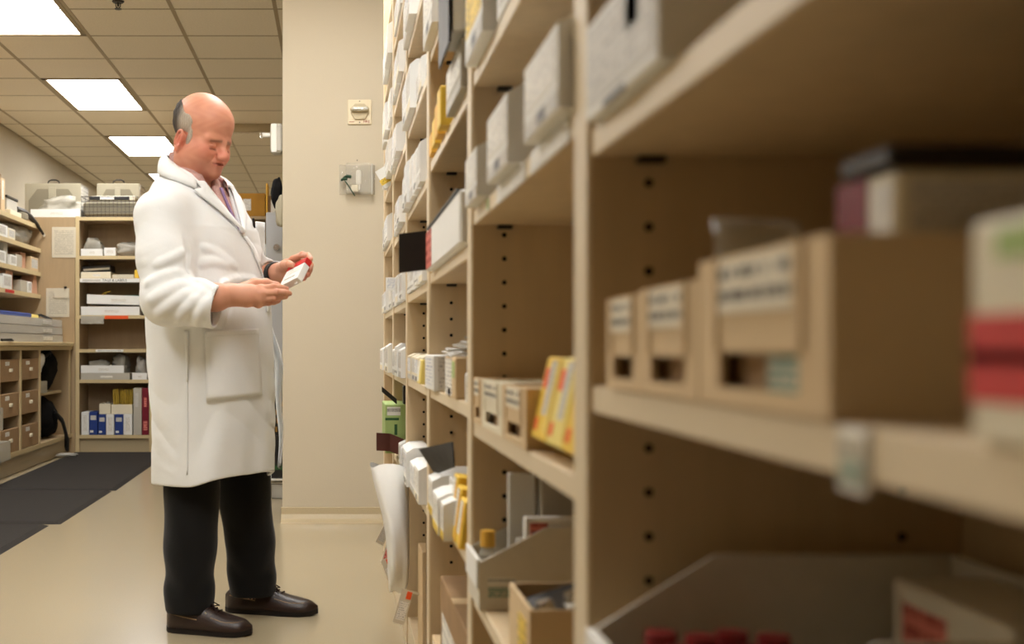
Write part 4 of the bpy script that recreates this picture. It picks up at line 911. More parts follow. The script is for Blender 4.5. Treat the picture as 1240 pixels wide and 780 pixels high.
# bottom shelf
bx = [(98.5, 107.5, 'white_card', 499), (108, 118, 'blue_card', 499), (119, 128, 'blue_card', 502), (128.5, 138, 'white_card', 502), (139, 149, 'blue_card', 502), (149.5, 160, 'white_card', 502)]
for i, (a, b, m_, yt) in enumerate(bx):
    bcart(a, yt, b, 527, m_, '%s carton on the bottom back shelf, %s from the left upright' % ('white' if m_ == 'white_card' else 'blue', ordn(i)), [('print_label', 'N', .25, .75, .15, .85, 'print_white' if m_ == 'white_card' else 'print_blue')] if m_ == 'white_card' else [('print_label', 'N', .15, .85, .65, .85, 'print_grey'), ('print_line', 'N', .1, .5, .1, .2, 'white_card')], s=6, group='cartons on the bottom back shelf')
bcart(161.5, 470, 171.5, 527, 'grey_card', 'tall pale carton beside the maroon one on the bottom back shelf', [('print_label', 'N', .2, .6, .6, .9, 'print_grey')], s=6)
bcart(172, 470, 180, 526, 'maroon', 'tall maroon carton on the bottom back shelf', [('print_label', 'N', .2, .8, .1, .3, 'print_pink'), ('print_label', 'N', .3, .7, .6, .8, 'print_pink')], s=6)
zt2 = HH(502, YE)+.003
for (a, b, yt, lb, nst) in ((120, 133.5, 489, 'small tan bin with clear bags on the blue cartons', 0), (134.5, 160, 490, 'tan bin bristling with yellow straws on the blue cartons', 60)):
    A, Bq = XX(a, YE), XX(b, YE); o = empty('tan_bin', ((A+Bq)/2, YE+.1, zt2), 0, lb, 'bin', 'tan bins on the blue cartons'); wd = (Bq-A)/2
    tray_mb((-wd, wd), (-.09, .09), (0, HH(yt, YE)-zt2), .004).build('body', 'ivory_card', o)
    if nst:
        rr = random.Random(4)
        for gk_ in range(5):
            m = MB()
            for k in range(14):
                x, y = rr.uniform(-wd*.85, wd*.85), rr.uniform(-.07, .07); l_ = rr.uniform(.15, .21); m.tube([(x, y, .006), (x*1.12+rr.uniform(-.01, .01), y*1.1, l_)], .0035, 5)
            m.build('straw_bundle', 'straw', o)
    else: blob('clear_bag', 'thin_bag', (0, 0, .008), (wd*.8, .07, .04), o, .2, 2, 61)
for (yy, h_, lb) in ((388, .06, 'orange tag high on the back shelving upright'), (488, .085, 'orange tag low on the back shelving upright')):
    q = MB().box((-.012, -.006, 0), (.012, -.0035, h_), 0).build('upright_tag', 'orange', None, (XU[1]+.014, YE, HH(yy, YE))); tag(q, lb, 'tag')
# ---------------------------------------------------------------- glimpse between coat and partition
bcart(283, 234, 321, 255, 'card_gold', 'ochre cardboard box on top of the shelving, seen past his chest', [('print_label', 'N', .3, .55, .25, .75, 'print_white')], zb=1.9635, dp=.3)
bcart(322, 222, 324.2, 256, 'amber', 'thin yellow board standing beside the ochre box', zb=1.9635, dp=.2, cat='board', name='board')
bcart(325, 237, 337, 255, 'dark_card', 'brown box with white label between the board and the partition', [('print_label', 'N', .25, .75, .1, .8, 'print_white')], zb=1.9635, dp=.2)
for i, (a, b, m_, s_) in enumerate(((290, 300, 'white_card', 1), (301, 312, 'pale_yellow', 1), (313, 324, 'white_card', 1), (292, 304, 'white_card', 2), (306, 322, 'amber', 2), (294, 312, 'white_card', 3))):
    h = [.1, .12, .1, .09, .1, .12][i]
    carton('carton', (XX(a, YE), XX(b, YE)), (YE+.01, YE+.2), (bz[s_]+.0015, bz[s_]+.0015+h), m_, '%s carton glimpsed beside his chest, %s on its shelf' % ({'white_card': 'white', 'pale_yellow': 'yellow', 'amber': 'amber'}[m_], ['leftmost of the upper three', 'middle of the upper three', 'rightmost of the upper three', 'left of two', 'right of two', 'alone'][i]), 'carton', 'cartons glimpsed beside his chest')
Yk = 6.95
kx0 = XX(322, Yk)
o = empty('metal_cabinet', (kx0, Yk, HH(466, Yk)), 0, 'pale grey metal cabinet with round knob behind the partition edge', 'cabinet')
hz = HH(257, Yk)-HH(466, Yk)
MB().box((0, 0, 0), (.45, .3, hz), .006).build('body', 'steel', o); MB().box((.004, -.008, .01), (.446, -.001, hz-.01), .004).build('door', 'steel', o)
MB().cyl((XX(335, Yk)-kx0, -.008, HH(300, Yk)-HH(466, Yk)), (XX(335, Yk)-kx0, -.03, HH(300, Yk)-HH(466, Yk)), .022, .018, 16).build('knob', 'chrome', o)
MB().cyl((XX(335, Yk)-kx0, -.008, HH(430, Yk)-HH(466, Yk)), (XX(335, Yk)-kx0, -.03, HH(430, Yk)-HH(466, Yk)), .022, .018, 16).build('knob', 'chrome', o)
o.location.z = HH(466, Yk)
ct = empty('cart', (kx0, Yk, 0), 0, 'white tube-legged cart under the grey metal cabinet', 'cart')
tz = HH(466, Yk)
for (x_, y_) in ((-.012, .0), (.43, .0), (-.03, .28), (.43, .28)):
    MB().cyl((x_+.02, y_+.01, .03), (x_+.02, y_+.01, tz-.002), .013, None, 12).build('leg', 'white_plastic', ct); MB().cyl((x_+.02, y_+.01, 0), (x_+.02, y_+.01, .045), .018, None, 12).build('rubber_foot', 'black_plastic', ct)
MB().box((-.02, -.01, tz-.03), (.46, .31, tz-.002), .004).build('top_shelf', 'grey_plastic', ct); MB().box((-.005, 0.0, HH(580, Yk)-.012), (.45, .3, HH(580, Yk)), .003).build('lower_shelf', 'white_plastic', ct)
zl = HH(580, Yk)+.001
carton('dark_case', (kx0+.03, kx0+.4), (Yk+.02, Yk+.26), (zl, HH(528, Yk)), 'black_plastic', 'black case on the lower tier of the cart', 'case', None, [('dark_trim', 'N', .05, .95, .2, .3, 'dark_green')])
q = carton('patterned_box', (kx0+.045, kx0+.4), (Yk+.03, Yk+.25), (HH(528, Yk)+.001, HH(474, Yk)), 'black_plastic', 'black box with brass pattern stacked on the black case', 'box')
for k in range(5):
    for j in range(4):
        MB().box((-.17+.022*k+.008*(j % 2), -.1112, .02+.05*j), (-.158+.022*k+.008*(j % 2), -.1098, .05+.05*j), 0).build('brass_motif', 'brass', q)
carton('grey_bin', (kx0+.03, kx0+.36), (Yk+.03, Yk+.26), (.0015, .098), 'grey_plastic', 'pale grey box on the floor under the cart', 'box', None, [('lid_line', 'N', .0, 1, .84, .87, 'clip')])
o = empty('hanging_coat', (XC-.032, 6.15, HH(262, 6.15)), 0, 'black and grey garment hanging behind the partition edge', 'garment')
blob('black_part', 'black_cloth', (0, 0, .04), (.028, .05, .075), o, .1, 2, 71); blob('grey_part', 'file_grey', (.02, -.03, -.06), (.026, .04, .08), o, .1, 2, 72)
# ================================================================ the man in the white coat: distance-field modelling
class Field:
    """distance field on a rectilinear grid; shapes are blended in, then meshed with surface nets"""
    def __init__(s, xs, ys, zs):
        s.ax = [np.asarray(a, np.float32) for a in (xs, ys, zs)]; s.D = np.full([len(a) for a in s.ax], 1.0, np.float32)
    def region(s, lo, hi):
        sl = []
        for a, l, h in zip(s.ax, lo, hi):
            i0 = max(0, int(np.searchsorted(a, l))-1); i1 = min(len(a), int(np.searchsorted(a, h))+1); sl.append(slice(i0, max(i1, i0+1)))
        X, Y, Z = np.meshgrid(*[a[q] for a, q in zip(s.ax, sl)], indexing='ij'); return tuple(sl), X, Y, Z
    def put(s, lo, hi, fn, k=.01, op='u'):
        sl, X, Y, Z = s.region(lo, hi); d = fn(X, Y, Z).astype(np.float32); D = s.D[sl]
        if op == 'u':
            h = np.clip(.5+.5*(D-d)/k, 0, 1); s.D[sl] = D*(1-h)+d*h-k*h*(1-h)
        else:
            d = -d; h = np.clip(.5-.5*(D-d)/k, 0, 1); s.D[sl] = D*(1-h)+d*h+k*h*(1-h)
    def cone(s, a, b, ra, rb, k=.01, op='u'):
        a, b = np.array(a, float), np.array(b, float); ba = b-a; L2 = max((ba**2).sum(), 1e-9); m = max(ra, rb)+k*2
        def fn(X, Y, Z):
            px, py, pz = X-a[0], Y-a[1], Z-a[2]; t = np.clip((px*ba[0]+py*ba[1]+pz*ba[2])/L2, 0, 1)
            return np.sqrt((px-t*ba[0])**2+(py-t*ba[1])**2+(pz-t*ba[2])**2)-(ra+(rb-ra)*t)
        s.put(np.minimum(a, b)-m, np.maximum(a, b)+m, fn, k, op)
    def chain(s, pts, rs, k=.01):
        for i in range(len(pts)-1): s.cone(pts[i], pts[i+1], rs[i], rs[i+1], k)
    def ell(s, c, r, R=None, k=.01, op='u'):
        c = np.array(c, float); R = np.eye(3) if R is None else R; m = max(r)+2*k
        def fn(X, Y, Z):
            p = [X-c[0], Y-c[1], Z-c[2]]; q = [R[i][0]*p[0]+R[i][1]*p[1]+R[i][2]*p[2] for i in range(3)]
            k0 = np.sqrt(sum((q[i]/r[i])**2 for i in range(3))); k1 = np.sqrt(sum((q[i]/r[i]**2)**2 for i in range(3)))+1e-6
            return k0*(k0-1)/k1
        s.put(c-m, c+m, fn, k, op)
    def mesh(s, name):
        D = s.D; I = D < 0; sh = np.array(D.shape)
        c = np.zeros(sh-1, np.uint8)
        for o in np.ndindex(2, 2, 2): c += I[o[0]:sh[0]-1+o[0], o[1]:sh[1]-1+o[1], o[2]:sh[2]-1+o[2]]
        act = np.argwhere((c > 0) & (c < 8)); idm = np.full(sh-1, -1, np.int32); idm[act[:, 0], act[:, 1], act[:, 2]] = np.arange(len(act))
        acc = np.zeros((len(act), 3)); cnt = np.zeros(len(act))
        for ax in range(3):
            for o in np.ndindex(2, 2):
                o0 = np.insert(np.array(o), ax, 0); o1 = o0.copy(); o1[ax] = 1
                p0, p1 = act+o0, act+o1; v0 = D[p0[:, 0], p0[:, 1], p0[:, 2]]; v1 = D[p1[:, 0], p1[:, 1], p1[:, 2]]
                cr = (v0 < 0) != (v1 < 0); t = np.where(cr, v0/np.where(cr, v0-v1, 1), 0)
                q = p0.astype(float); q[:, ax] += t; acc[cr] += q[cr]; cnt[cr] += 1
        g = acc/cnt[:, None]; V = np.stack([np.interp(g[:, i], np.arange(len(s.ax[i])), s.ax[i]) for i in range(3)], 1)
        Fs = []
        for ax in range(3):
            b, c_ = (ax+1) % 3, (ax+2) % 3
            a0 = [slice(None)]*3; a1 = [slice(None)]*3; a0[ax] = slice(0, -1); a1[ax] = slice(1, None)
            e = np.argwhere(I[tuple(a0)] != I[tuple(a1)]); e = e[(e[:, b] > 0) & (e[:, c_] > 0) & (e[:, b] < sh[b]-1) & (e[:, c_] < sh[c_]-1)]
            def cid(db, dc):
                q = e.copy(); q[:, b] += db; q[:, c_] += dc; return idm[q[:, 0], q[:, 1], q[:, 2]]
            qd = np.stack([cid(-1, -1), cid(0, -1), cid(0, 0), cid(-1, 0)], 1); ins = I[e[:, 0], e[:, 1], e[:, 2]]
            qd[~ins] = qd[~ins][:, ::-1]; Fs.append(qd)
        Fq = np.concatenate(Fs); Fq = Fq[(Fq >= 0).all(1)]
        me = bpy.data.meshes.new(name); me.vertices.add(len(V)); me.vertices.foreach_set('co', V.astype(np.float32).ravel())
        me.loops.add(Fq.size); me.loops.foreach_set('vertex_index', Fq.astype(np.int32).ravel())
        me.polygons.add(len(Fq)); me.polygons.foreach_set('loop_start', np.arange(0, Fq.size, 4, dtype=np.int32)); me.polygons.foreach_set('loop_total', np.full(len(Fq), 4, np.int32))
        me.polygons.foreach_set('use_smooth', np.ones(len(Fq), bool)); me.update(calc_edges=True); me.validate()
        return me, V
def axis(*seg):
    """piecewise spacing: (start, end, step), ..."""
    out = []
    for a, b, st in seg: out += list(np.arange(a, b-st*.3, st))
    out.append(seg[-1][1]); return np.array(out)
def col_attr(me, cols):
    at = me.color_attributes.new('col', 'FLOAT_COLOR', 'POINT'); c = np.ones((len(cols), 4), np.float32); c[:, :3] = cols; at.data.foreach_set('color', c.ravel())
def L3(c): return np.array(lin(c)[:3])
def wp(x, y, Y): return np.array(W(x, y, Y))
def sm(e0, e1, x):
    t = np.clip((x-e0)/(e1-e0), 0, 1); return t*t*(3-2*t)
YM = 3.85
# head frame: f forward, l his left, u up
th, ph = math.radians(35), math.radians(22); HS = 1.04
hf = np.array((math.cos(ph)*math.cos(th), -math.cos(ph)*math.sin(th), -math.sin(ph))); hl = np.array((math.sin(th), math.cos(th), 0)); hu = np.cross(hf, hl)
HR = np.stack([hf, hl, hu]); HC = wp(243, 165, YM-.02)
def hp_(f, l, u): return HC+HS*(hf*f+hl*l+hu*u)
# torso frame
TT = math.radians(36); tf = np.array((math.cos(TT), -math.sin(TT))); tl = np.array((math.sin(TT), math.cos(TT)))
SEC = [(1.50, 226, .045, .05), (1.455, 228, .075, .075), (1.425, 230, .10, .088), (1.39, 232, .138, .103), (1.34, 235, .175, .122), (1.29, 241, .192, .134), (1.25, 246, .198, .144), (1.15, 250, .208, .16), (1.05, 252, .21, .172), (.97, 253.5, .212, .178),
       (.88, 255, .213, .178), (.75, 257, .213, .176), (.62, 259, .208, .168), (.44, 260, .206, .164)][::-1]
SZ = np.array([q[0] for q in SEC]); SCX = np.array([XX(q[1], YM) for q in SEC]); SA = np.array([q[2] for q in SEC]); SB = np.array([q[3] for q in SEC])
def torso(X, Y, Z, off=0.0, n=2.25):
    cx = np.interp(Z, SZ, SCX); a = np.interp(Z, SZ, SA)+off; b = np.interp(Z, SZ, SB)+off
    px, py = X-cx, Y-YM; f = px*tf[0]+py*tf[1]; l = px*tl[0]+py*tl[1]
    kk = (np.abs(l/a)**n+np.abs(f/b)**n)**(1/n); return (kk-1)*np.minimum(a, b)*.9, f, l, a, b
# joints
shR, elR, cuR = wp(193, 262, 3.66), wp(203, 362, 3.59), wp(258, 371, 3.565)
wrR = wp(280, 357, 3.60)
shL, elL, cuL, wrL = wp(277, 268, 4.01), wp(302, 352, 4.09), wp(329, 333, 3.93), wp(337, 331, 3.875)
# ---------------------------------------------------------------- body
B = Field(axis((-.66, -.06, .0026)), axis((3.50, 4.14, .0032)), axis((.05, .96, .02), (.96, 1.16, .0024), (1.16, 1.36, .012), (1.36, 1.70, .0024)))
B.ell(hp_(-.010, 0, .046), (.094*HS, .077*HS, .084*HS), HR, .01)                 # skull
B.ell(hp_(.026, 0, -.028), (.073*HS, .067*HS, .085*HS), HR, .03)                 # face
B.ell(hp_(.036, 0, .052), (.057*HS, .062*HS, .05*HS), HR, .03)                   # forehead
B.ell(hp_(.052, 0, -.076), (.047*HS, .049*HS, .034*HS), HR, .03)                 # jaw
B.ell(hp_(.089, 0, -.090), (.021*HS, .025*HS, .019*HS), HR, .018)                # chin
B.ell(hp_(.036, 0, -.098), (.045*HS, .046*HS, .024*HS), HR, .022)                   # soft under-chin
for sd in (-1, 1):
    B.ell(hp_(.060, .040*sd, -.036), (.032*HS, .027*HS, .033*HS), HR, .022)      # cheeks
    B.ell(hp_(.012, .056*sd, -.062), (.034*HS, .022*HS, .036*HS), HR, .03)       # jaw corners
    B.cone(hp_(.0865, .012*sd, .009), hp_(.073, .046*sd, .009), .0095*HS, .008*HS, .018)   # brow
    B.ell(hp_(.099, .030*sd, -.009), (.016*HS, .018*HS, .012*HS), HR, .014, 's')  # eye hollow
    B.ell(hp_(.0765, .031*sd, -.011), (.0145*HS, .017*HS, .0125*HS), HR, .004)    # lidded eye
    B.cone(hp_(.092, .020*sd, -.0185), hp_(.082, .043*sd, -.019), .0018, .0014, .002, 's')   # lash line
    B.cone(hp_(.094, .018*sd, -.0055), hp_(.083, .042*sd, -.005), .0012, .0010, .003, 's')      # lid crease
    B.ell(hp_(.107, .0135*sd, -.036), (.013*HS, .0085*HS, .0085*HS), HR, .006)   # nostril wing
    B.ell(hp_(.111, .0085*sd, -.0465), (.006*HS, .004*HS, .004*HS), HR, .003, 's')
    B.cone(hp_(.099, .019*sd, -.034), hp_(.092, .033*sd, -.062), .0026, .002, .007, 's')     # smile fold
    # ear
    er = hp_(-.002, .078*sd, -.028); ra = math.radians(-12)
    ef = hf*math.cos(ra)+hu*math.sin(ra); eu = -hf*math.sin(ra)+hu*math.cos(ra); eo = hl*sd*.93-hf*.36; eo /= np.linalg.norm(eo); ef = ef-eo*ef.dot(eo); ef /= np.linalg.norm(ef); eu = eu-eo*eu.dot(eo)-ef*eu.dot(ef); eu /= np.linalg.norm(eu)
    ER = np.stack([ef, eo, eu])
    B.ell(er, (.019*HS, .009*HS, .030*HS), ER, .008)
    rim = [er+ef*(-.003+.019*math.cos(q))*HS+eu*(.006+.027*math.sin(q))*HS+eo*.0075 for q in np.linspace(-.2, 4.1, 12)]
    B.chain(rim, [.0042]*12, .003)
    B.ell(er+eo*.011*HS+ef*.003+eu*.002, (.0095*HS, .008*HS, .015*HS), ER, .004, 's')
    B.ell(er-eu*.026*HS+ef*.002+eo*.002, (.0085*HS, .0055*HS, .010*HS), ER, .005)
B.cone(hp_(.089, 0, .002), hp_(.115, 0, -.030), .0095*HS, .0125*HS, .012)        # nose
B.ell(hp_(.1175, 0, -.0345), (.0125*HS, .0135*HS, .0120*HS), HR, .010)
B.ell(hp_(.082, 0, -.062), (.022*HS, .03*HS, .018*HS), HR, .016); B.cone(hp_(.1005, -.010, -.0525), hp_(.1005, .010, -.0525), .0052, .0052, .008); B.cone(hp_(.0995, -.010, -.065), hp_(.0995, .010, -.065), .0064, .0064, .008)
for a_, b_ in (((.088, -.027, -.0605), (.1045, -.012, -.0582)), ((.1045, -.012, -.0582), (.1055, 0, -.0582)), ((.1055, 0, -.0582), (.1045, .012, -.0582)), ((.1045, .012, -.0582), (.088, .027, -.0605))):
    B.cone(hp_(*a_), hp_(*b_), .0017, .0017, .004, 's')
for q in (.068, .082): B.cone(hp_(.096-.006*(q > .075), -.022, q), hp_(.096-.006*(q > .075), .022, q), .0012, .0012, .004, 's')
nb = np.array((XX(232, YM), YM, 1.40))
B.cone(hp_(-.022, 0, -.055), nb+np.array((-.008, 0, 0)), .054, .068, .024); B.cone(hp_(-.016, 0, -.02), nb+np.array((-.006, .0, .02)), .05, .058, .024)
# trunk and limbs inside the clothes (coarse), down to the ankles
B.put((-.66, 3.5, .80), (-.06, 4.14, 1.44), lambda X, Y, Z: np.maximum(torso(X, Y, Z, -.035)[0], .86-Z), .02)
hipR, hipL = wp(236, 440, 3.80), wp(280, 440, 3.93)
kneeR, kneeL = wp(231, 610, 3.785), wp(297, 610, 3.97); ankR, ankL = wp(229, 735, 3.745), wp(304, 718, 3.99)
B.chain([hipR, kneeR, ankR], [.06, .045, .036], .03); B.chain([hipL, kneeL, ankL], [.06, .045, .036], .03)
B.chain([shR, elR], [.06, .046], .02); B.chain([shL, elL], [.06, .046], .02)
B.chain([elR, wp(262, 360, 3.575), wrR], [.046, .039, .0285], .02); B.chain([elL, cuL, wrL], [.044, .036, .0275], .02)
# right hand: back of the hand to the viewer, fingers pinching the carton's lower corner
kn = [wp(316, 349.5, 3.600), wp(318, 355.5, 3.590), wp(316.5, 362, 3.594), wp(313, 368, 3.606)]
B.cone(wrR, wp(303, 352.5, 3.602), .026, .020, .02); B.cone(wrR, wp(302, 359, 3.598), .025, .021, .02); B.cone(wrR, wp(299, 364.5, 3.604), .023, .019, .02)
for q in kn: B.cone(wp(297, 357, 3.606), q, .019, .0118, .014)
for i in range(3): B.cone(kn[i], kn[i+1], .0118, .0112, .01)
fg = [[kn[0], wp(331, 347.5, 3.592), wp(340, 348.5, 3.608), wp(347, 350, 3.622)], [kn[1], wp(335, 354, 3.584), wp(344, 354.5, 3.602), wp(350.5, 355.5, 3.62)],
      [kn[2], wp(332, 361, 3.590), wp(340, 360, 3.608), wp(346, 359.5, 3.624)], [kn[3], wp(325, 367, 3.604), wp(332, 366, 3.62), wp(337.5, 364.5, 3.633)]]
for q, r in zip(fg, (.0100, .0102, .0096, .0086)): B.chain(q, [r*1.1, r, r*.93, r*.8], .0035)
B.chain([wp(293, 351, 3.622), wp(308, 343.5, 3.642), wp(322, 342.5, 3.655), wp(334, 346, 3.66), wp(341, 348.5, 3.658)], [.021, .0155, .0125, .0112, .0085], .008)
# left hand: behind the carton, index over its top, thumb on the face
kl = [wp(355, 313.5, 3.765), wp(357, 319, 3.785), wp(356, 325, 3.795), wp(354, 331, 3.80)]
B.cone(wrL, wp(347, 321, 3.805), .026, .019, .02); B.cone(wrL, wp(346, 329, 3.815), .025, .019, .02)
for q in kl: B.cone(wp(345, 325, 3.82), q, .017, .0112, .012)
fl_ = [[kl[0], wp(366, 308.5, 3.715), wp(373, 309.5, 3.675), wp(376, 313.5, 3.652)], [kl[1], wp(371, 316, 3.735), wp(376, 321, 3.705), wp(375.5, 327, 3.688)],
       [kl[2], wp(369, 324, 3.755), wp(374, 329, 3.725), wp(373, 333, 3.71)], [kl[3], wp(365, 331, 3.765), wp(369, 335, 3.74), wp(368, 338, 3.725)]]
for q, r in zip(fl_, (.0100, .0102, .0096, .0086)): B.chain(q, [r*1.08, r, r*.93, r*.8], .0035)
B.chain([wp(341, 325, 3.82), wp(344, 321, 3.765), wp(350, 320, 3.71), wp(354.5, 321, 3.668)], [.018, .0135, .0115, .0086], .006)
me, V = B.mesh('person')
# skin colours that belong to the skin: ruddy nose, cheeks and scalp, lips, brows, stubble, nails
P = (V-HC)@HR.T/HS; f, l, u = P[:, 0], P[:, 1], P[:, 2]; al = np.abs(l)
cols = np.tile(L3((220, 160, 132)), (len(V), 1))
def paint(m, c, a=1.0):
    global cols
    m = np.clip(m*a, 0, 1)[:, None]; cols = cols*(1-m)+L3(c)*m
head = sm(-.16, -.12, u)*(V[:, 2] > 1.38)
nz_ = .5+.5*np.sin(V[:, 0]*140+3*np.sin(V[:, 2]*90))*np.sin(V[:, 2]*120+2*np.sin(V[:, 1]*70))
paint(head, (220, 156, 128), .9); paint(head*nz_, (198, 122, 100), .35)
paint(np.exp(-(((f-.112)/.024)**2+(l/.02)**2+((u+.032)/.018)**2)), (204, 104, 86), .8)
for sd in (-1, 1):
    paint(np.exp(-(((f-.07)/.03)**2+((l-.045*sd)/.025)**2+((u+.03)/.025)**2)), (202, 106, 86), .7)
    paint(head*np.exp(-(((f+.002)/.03)**2+((l-.088*sd)/.022)**2+((u+.028)/.034)**2)), (206, 104, 84), .8)
paint(head*sm(.09, .13, u), (220, 154, 128), .6)
paint(head*sm(-.045, -.07, u)*sm(.0, .03, f)*sm(.065, .035, al), (182, 120, 102), .4)               # shaved jaw
paint((f > .084)*(al < .025)*np.exp(-((u+.0588)/.008)**2), (184, 96, 86), .55)               # lips
paint((f > .082)*(al < .028)*np.exp(-((u+.0582)/.0022)**2), (110, 52, 46), .45)
brow = np.exp(-((u-(.008+.004*np.cos(al*60)))/.0048)**2)*sm(.008, .014, al)*sm(.052, .044, al)*(f > .045)
paint(brow, (104, 80, 66), .6)
paint(np.exp(-((u+.0190)/.0026)**2)*sm(.016, .02, al)*sm(.048, .043, al)*(f > .05), (62, 40, 34), .65)
for q in fg+fl_:
    dd = np.sqrt(((V-q[-1])**2).sum(1)); paint(sm(.012, .007, dd), (226, 160, 142), .5)
for q in kn+kl+[p[1] for p in fg+fl_]:
    dd = np.sqrt(((V-q)**2).sum(1)); paint(sm(.016, .004, dd), (196, 118, 92), .4)
col_attr(me, cols)
vcol('skin', .48, .35, .12, .12, 260)
person = link('person', me, 'skin'); tag(person, 'balding man in a long white coat reading a small carton in the aisle', 'person')
# hair: fringe round the back and sides
Hf = Field(axis((HC[0]-.16, HC[0]+.16, .0034)), axis((HC[1]-.16, HC[1]+.16, .0034)), axis((HC[2]-.14, HC[2]+.18, .0034)))
def hairfn(X, Y, Z):
    p = [X-HC[0], Y-HC[1], Z-HC[2]]; q = [(HR[i][0]*p[0]+HR[i][1]*p[1]+HR[i][2]*p[2])/HS for i in range(3)]
    f, l, u = q; c = [f+.010, l, u-.046]; r = (.0985, .0815, .0885)
    k0 = np.sqrt(sum((c[i]/r[i])**2 for i in range(3))); k1 = np.sqrt(sum((c[i]/r[i]**2)**2 for i in range(3)))+1e-6; d = k0*(k0-1)/k1
    c = [f-.026, l, u+.028]; r2 = (.0765, .0705, .0885); k0 = np.sqrt(sum((c[i]/r2[i])**2 for i in range(3))); k1 = np.sqrt(sum((c[i]/r2[i]**2)**2 for i in range(3)))+1e-6; d = np.minimum(d, k0*(k0-1)/k1)
    d = d-.0016*np.sin(l*260+u*150+2*np.sin(f*120))*np.sin(f*300+u*60)
    top = u-(.058+.026*np.clip(-(f+.01)/.06, -1.4, 1.4)+.004*np.sin(f*130+l*70))               # upper edge of the fringe
    al = np.abs(l)
    front = np.where(u > -.002, f-(.030-.30*(u-.0)+.003*np.sin(u*200)), f-(-.002+.25*(u+.0)))                     # temple edge
    front = np.where(u < .012, np.minimum(front, np.maximum(np.maximum(f-.030-.25*u, .012-f), -.046-u)), front)  # sideburn
    bot = -.035-u
    earcut = .024-np.sqrt(((f+.002)/1.0)**2+((u+.026)/1.3)**2)
    return np.maximum.reduce([d, top, front, bot, np.where((f < .010), earcut, -1)])*HS
Hf.D[:] = hairfn(*np.meshgrid(*Hf.ax, indexing='ij'))
for sd in (-1, 1): Hf.ell(hp_(.021, .0705*sd, -.012), (.0085*HS, .0055*HS, .030*HS), HR, .006)
me, V = Hf.mesh('hair'); P = (V-HC)@HR.T/HS
g = sm(-.055, -.012, P[:, 0]); n_ = .5+.5*np.sin(P[:, 0]*700+P[:, 2]*260+3*np.sin(P[:, 2]*170))*np.sin(P[:, 2]*310+P[:, 1]*200); cc = L3((62, 54, 48))*(1-g[:, None])+L3((182, 170, 154))*g[:, None]; cc = cc*(.8+.35*n_[:, None]); col_attr(me, cc)
vcol('hair', .7, .2, 0, .6, 300); hair = link('hair', me, 'hair', person)
# ---------------------------------------------------------------- white coat
K = Field(axis((-.72, -.13, .0037)), axis((3.42, 3.86, .0037), (3.86, 4.24, .0055)), axis((.44, 1.54, .0038)))
def rg(x): return .64-np.abs(np.sin(x))
def folds(X, Y, Z, f, l, a):
    ang = np.arctan2(l, f); low = sm(.9, .45, Z)
    w_ = .0045*low*np.sin(ang*5+1.3+1.2*np.sin(Z*5))+.0018*low*np.sin(ang*11-Z*9)
    w_ += .0055*rg(13*(Z-.45*f+.2*l)+1.6*np.sin(l*13))*sm(1.30, 1.16, Z)*sm(.96, 1.06, Z)*sm(-.05, .06, f)
    w_ += .0026*rg(24*(Z+.55*X)+2.5*np.sin(X*17+Z*6))*sm(.5, .62, Z)*sm(1.0, .8, Z)
    w_ += .0030*rg(15*(X*.8+Z)+1.5*np.sin(Z*16))*sm(1.12, 1.22, Z)*sm(1.40, 1.32, Z)
    return w_
def coatbody(X, Y, Z):
    d, f, l, a, b = torso(X, Y, Z); return np.maximum(d+folds(X, Y, Z, f, l, a), .452+.035*sm(.05, .18, f)-Z)
K.put((-.72, 3.42, .44), (-.13, 4.24, 1.54), coatbody, .004)
def slv(a, b, ra, rb, amp, fr, tw=(1, 1, 1), k=.03):
    a, b = np.array(a), np.array(b); ba = b-a; L2 = (ba**2).sum(); m = max(ra, rb)+.06; Lh = math.sqrt(L2); e = ba/Lh; s1 = np.cross(e, (0, 1, 0)); s1 /= np.linalg.norm(s1); s2 = np.cross(e, s1)
    def fn(X, Y, Z):
        px, py, pz = X-a[0], Y-a[1], Z-a[2]; t = np.clip((px*ba[0]+py*ba[1]+pz*ba[2])/L2, 0, 1)
        an = np.arctan2(px*s2[0]+py*s2[1]+pz*s2[2], px*s1[0]+py*s1[1]+pz*s1[2])
        mk = .15+.85*sm(-.5, .7, np.sin(an+tw[2]))
        w_ = (amp*2.0*rg(fr*.5*t*Lh+1.1*np.sin(an+tw[0])+tw[1])*mk+amp*.8*rg(fr*.83*t*Lh-1.5*np.sin(an*2+tw[2])))*sm(0, .15, t+.1)
        return (np.sqrt((px-t*ba[0])**2+(py-t*ba[1])**2+(pz-t*ba[2])**2)-(ra+(rb-ra)*t)+w_)*.9
    K.put(np.minimum(a, b)-m, np.maximum(a, b)+m, fn, k)
midR = shR*.5+elR*.5
slv(shR, midR, .078, .076, .0008, 60, (0, 1, 0), .06); slv(midR, elR, .076, .075, .0016, 120, (.9, .5, 3.4)); slv(elR, cuR, .075, .066, .0018, 130, (2.2, 0, 2.2), .03)
slv(shL, elL, .066, .062, .002, 80); slv(elL, cuL, .062, .052, .003, 120)
def hit(x, y):
    for Yq in np.arange(3.44, 4.2, .003):
        p = wp(x, y, Yq); ii = [int(np.clip(np.searchsorted(K.ax[k], p[k]), 0, len(K.ax[k])-1)) for k in range(3)]
        if K.D[tuple(ii)] < 0: return p
    return wp(x, y, 3.66)
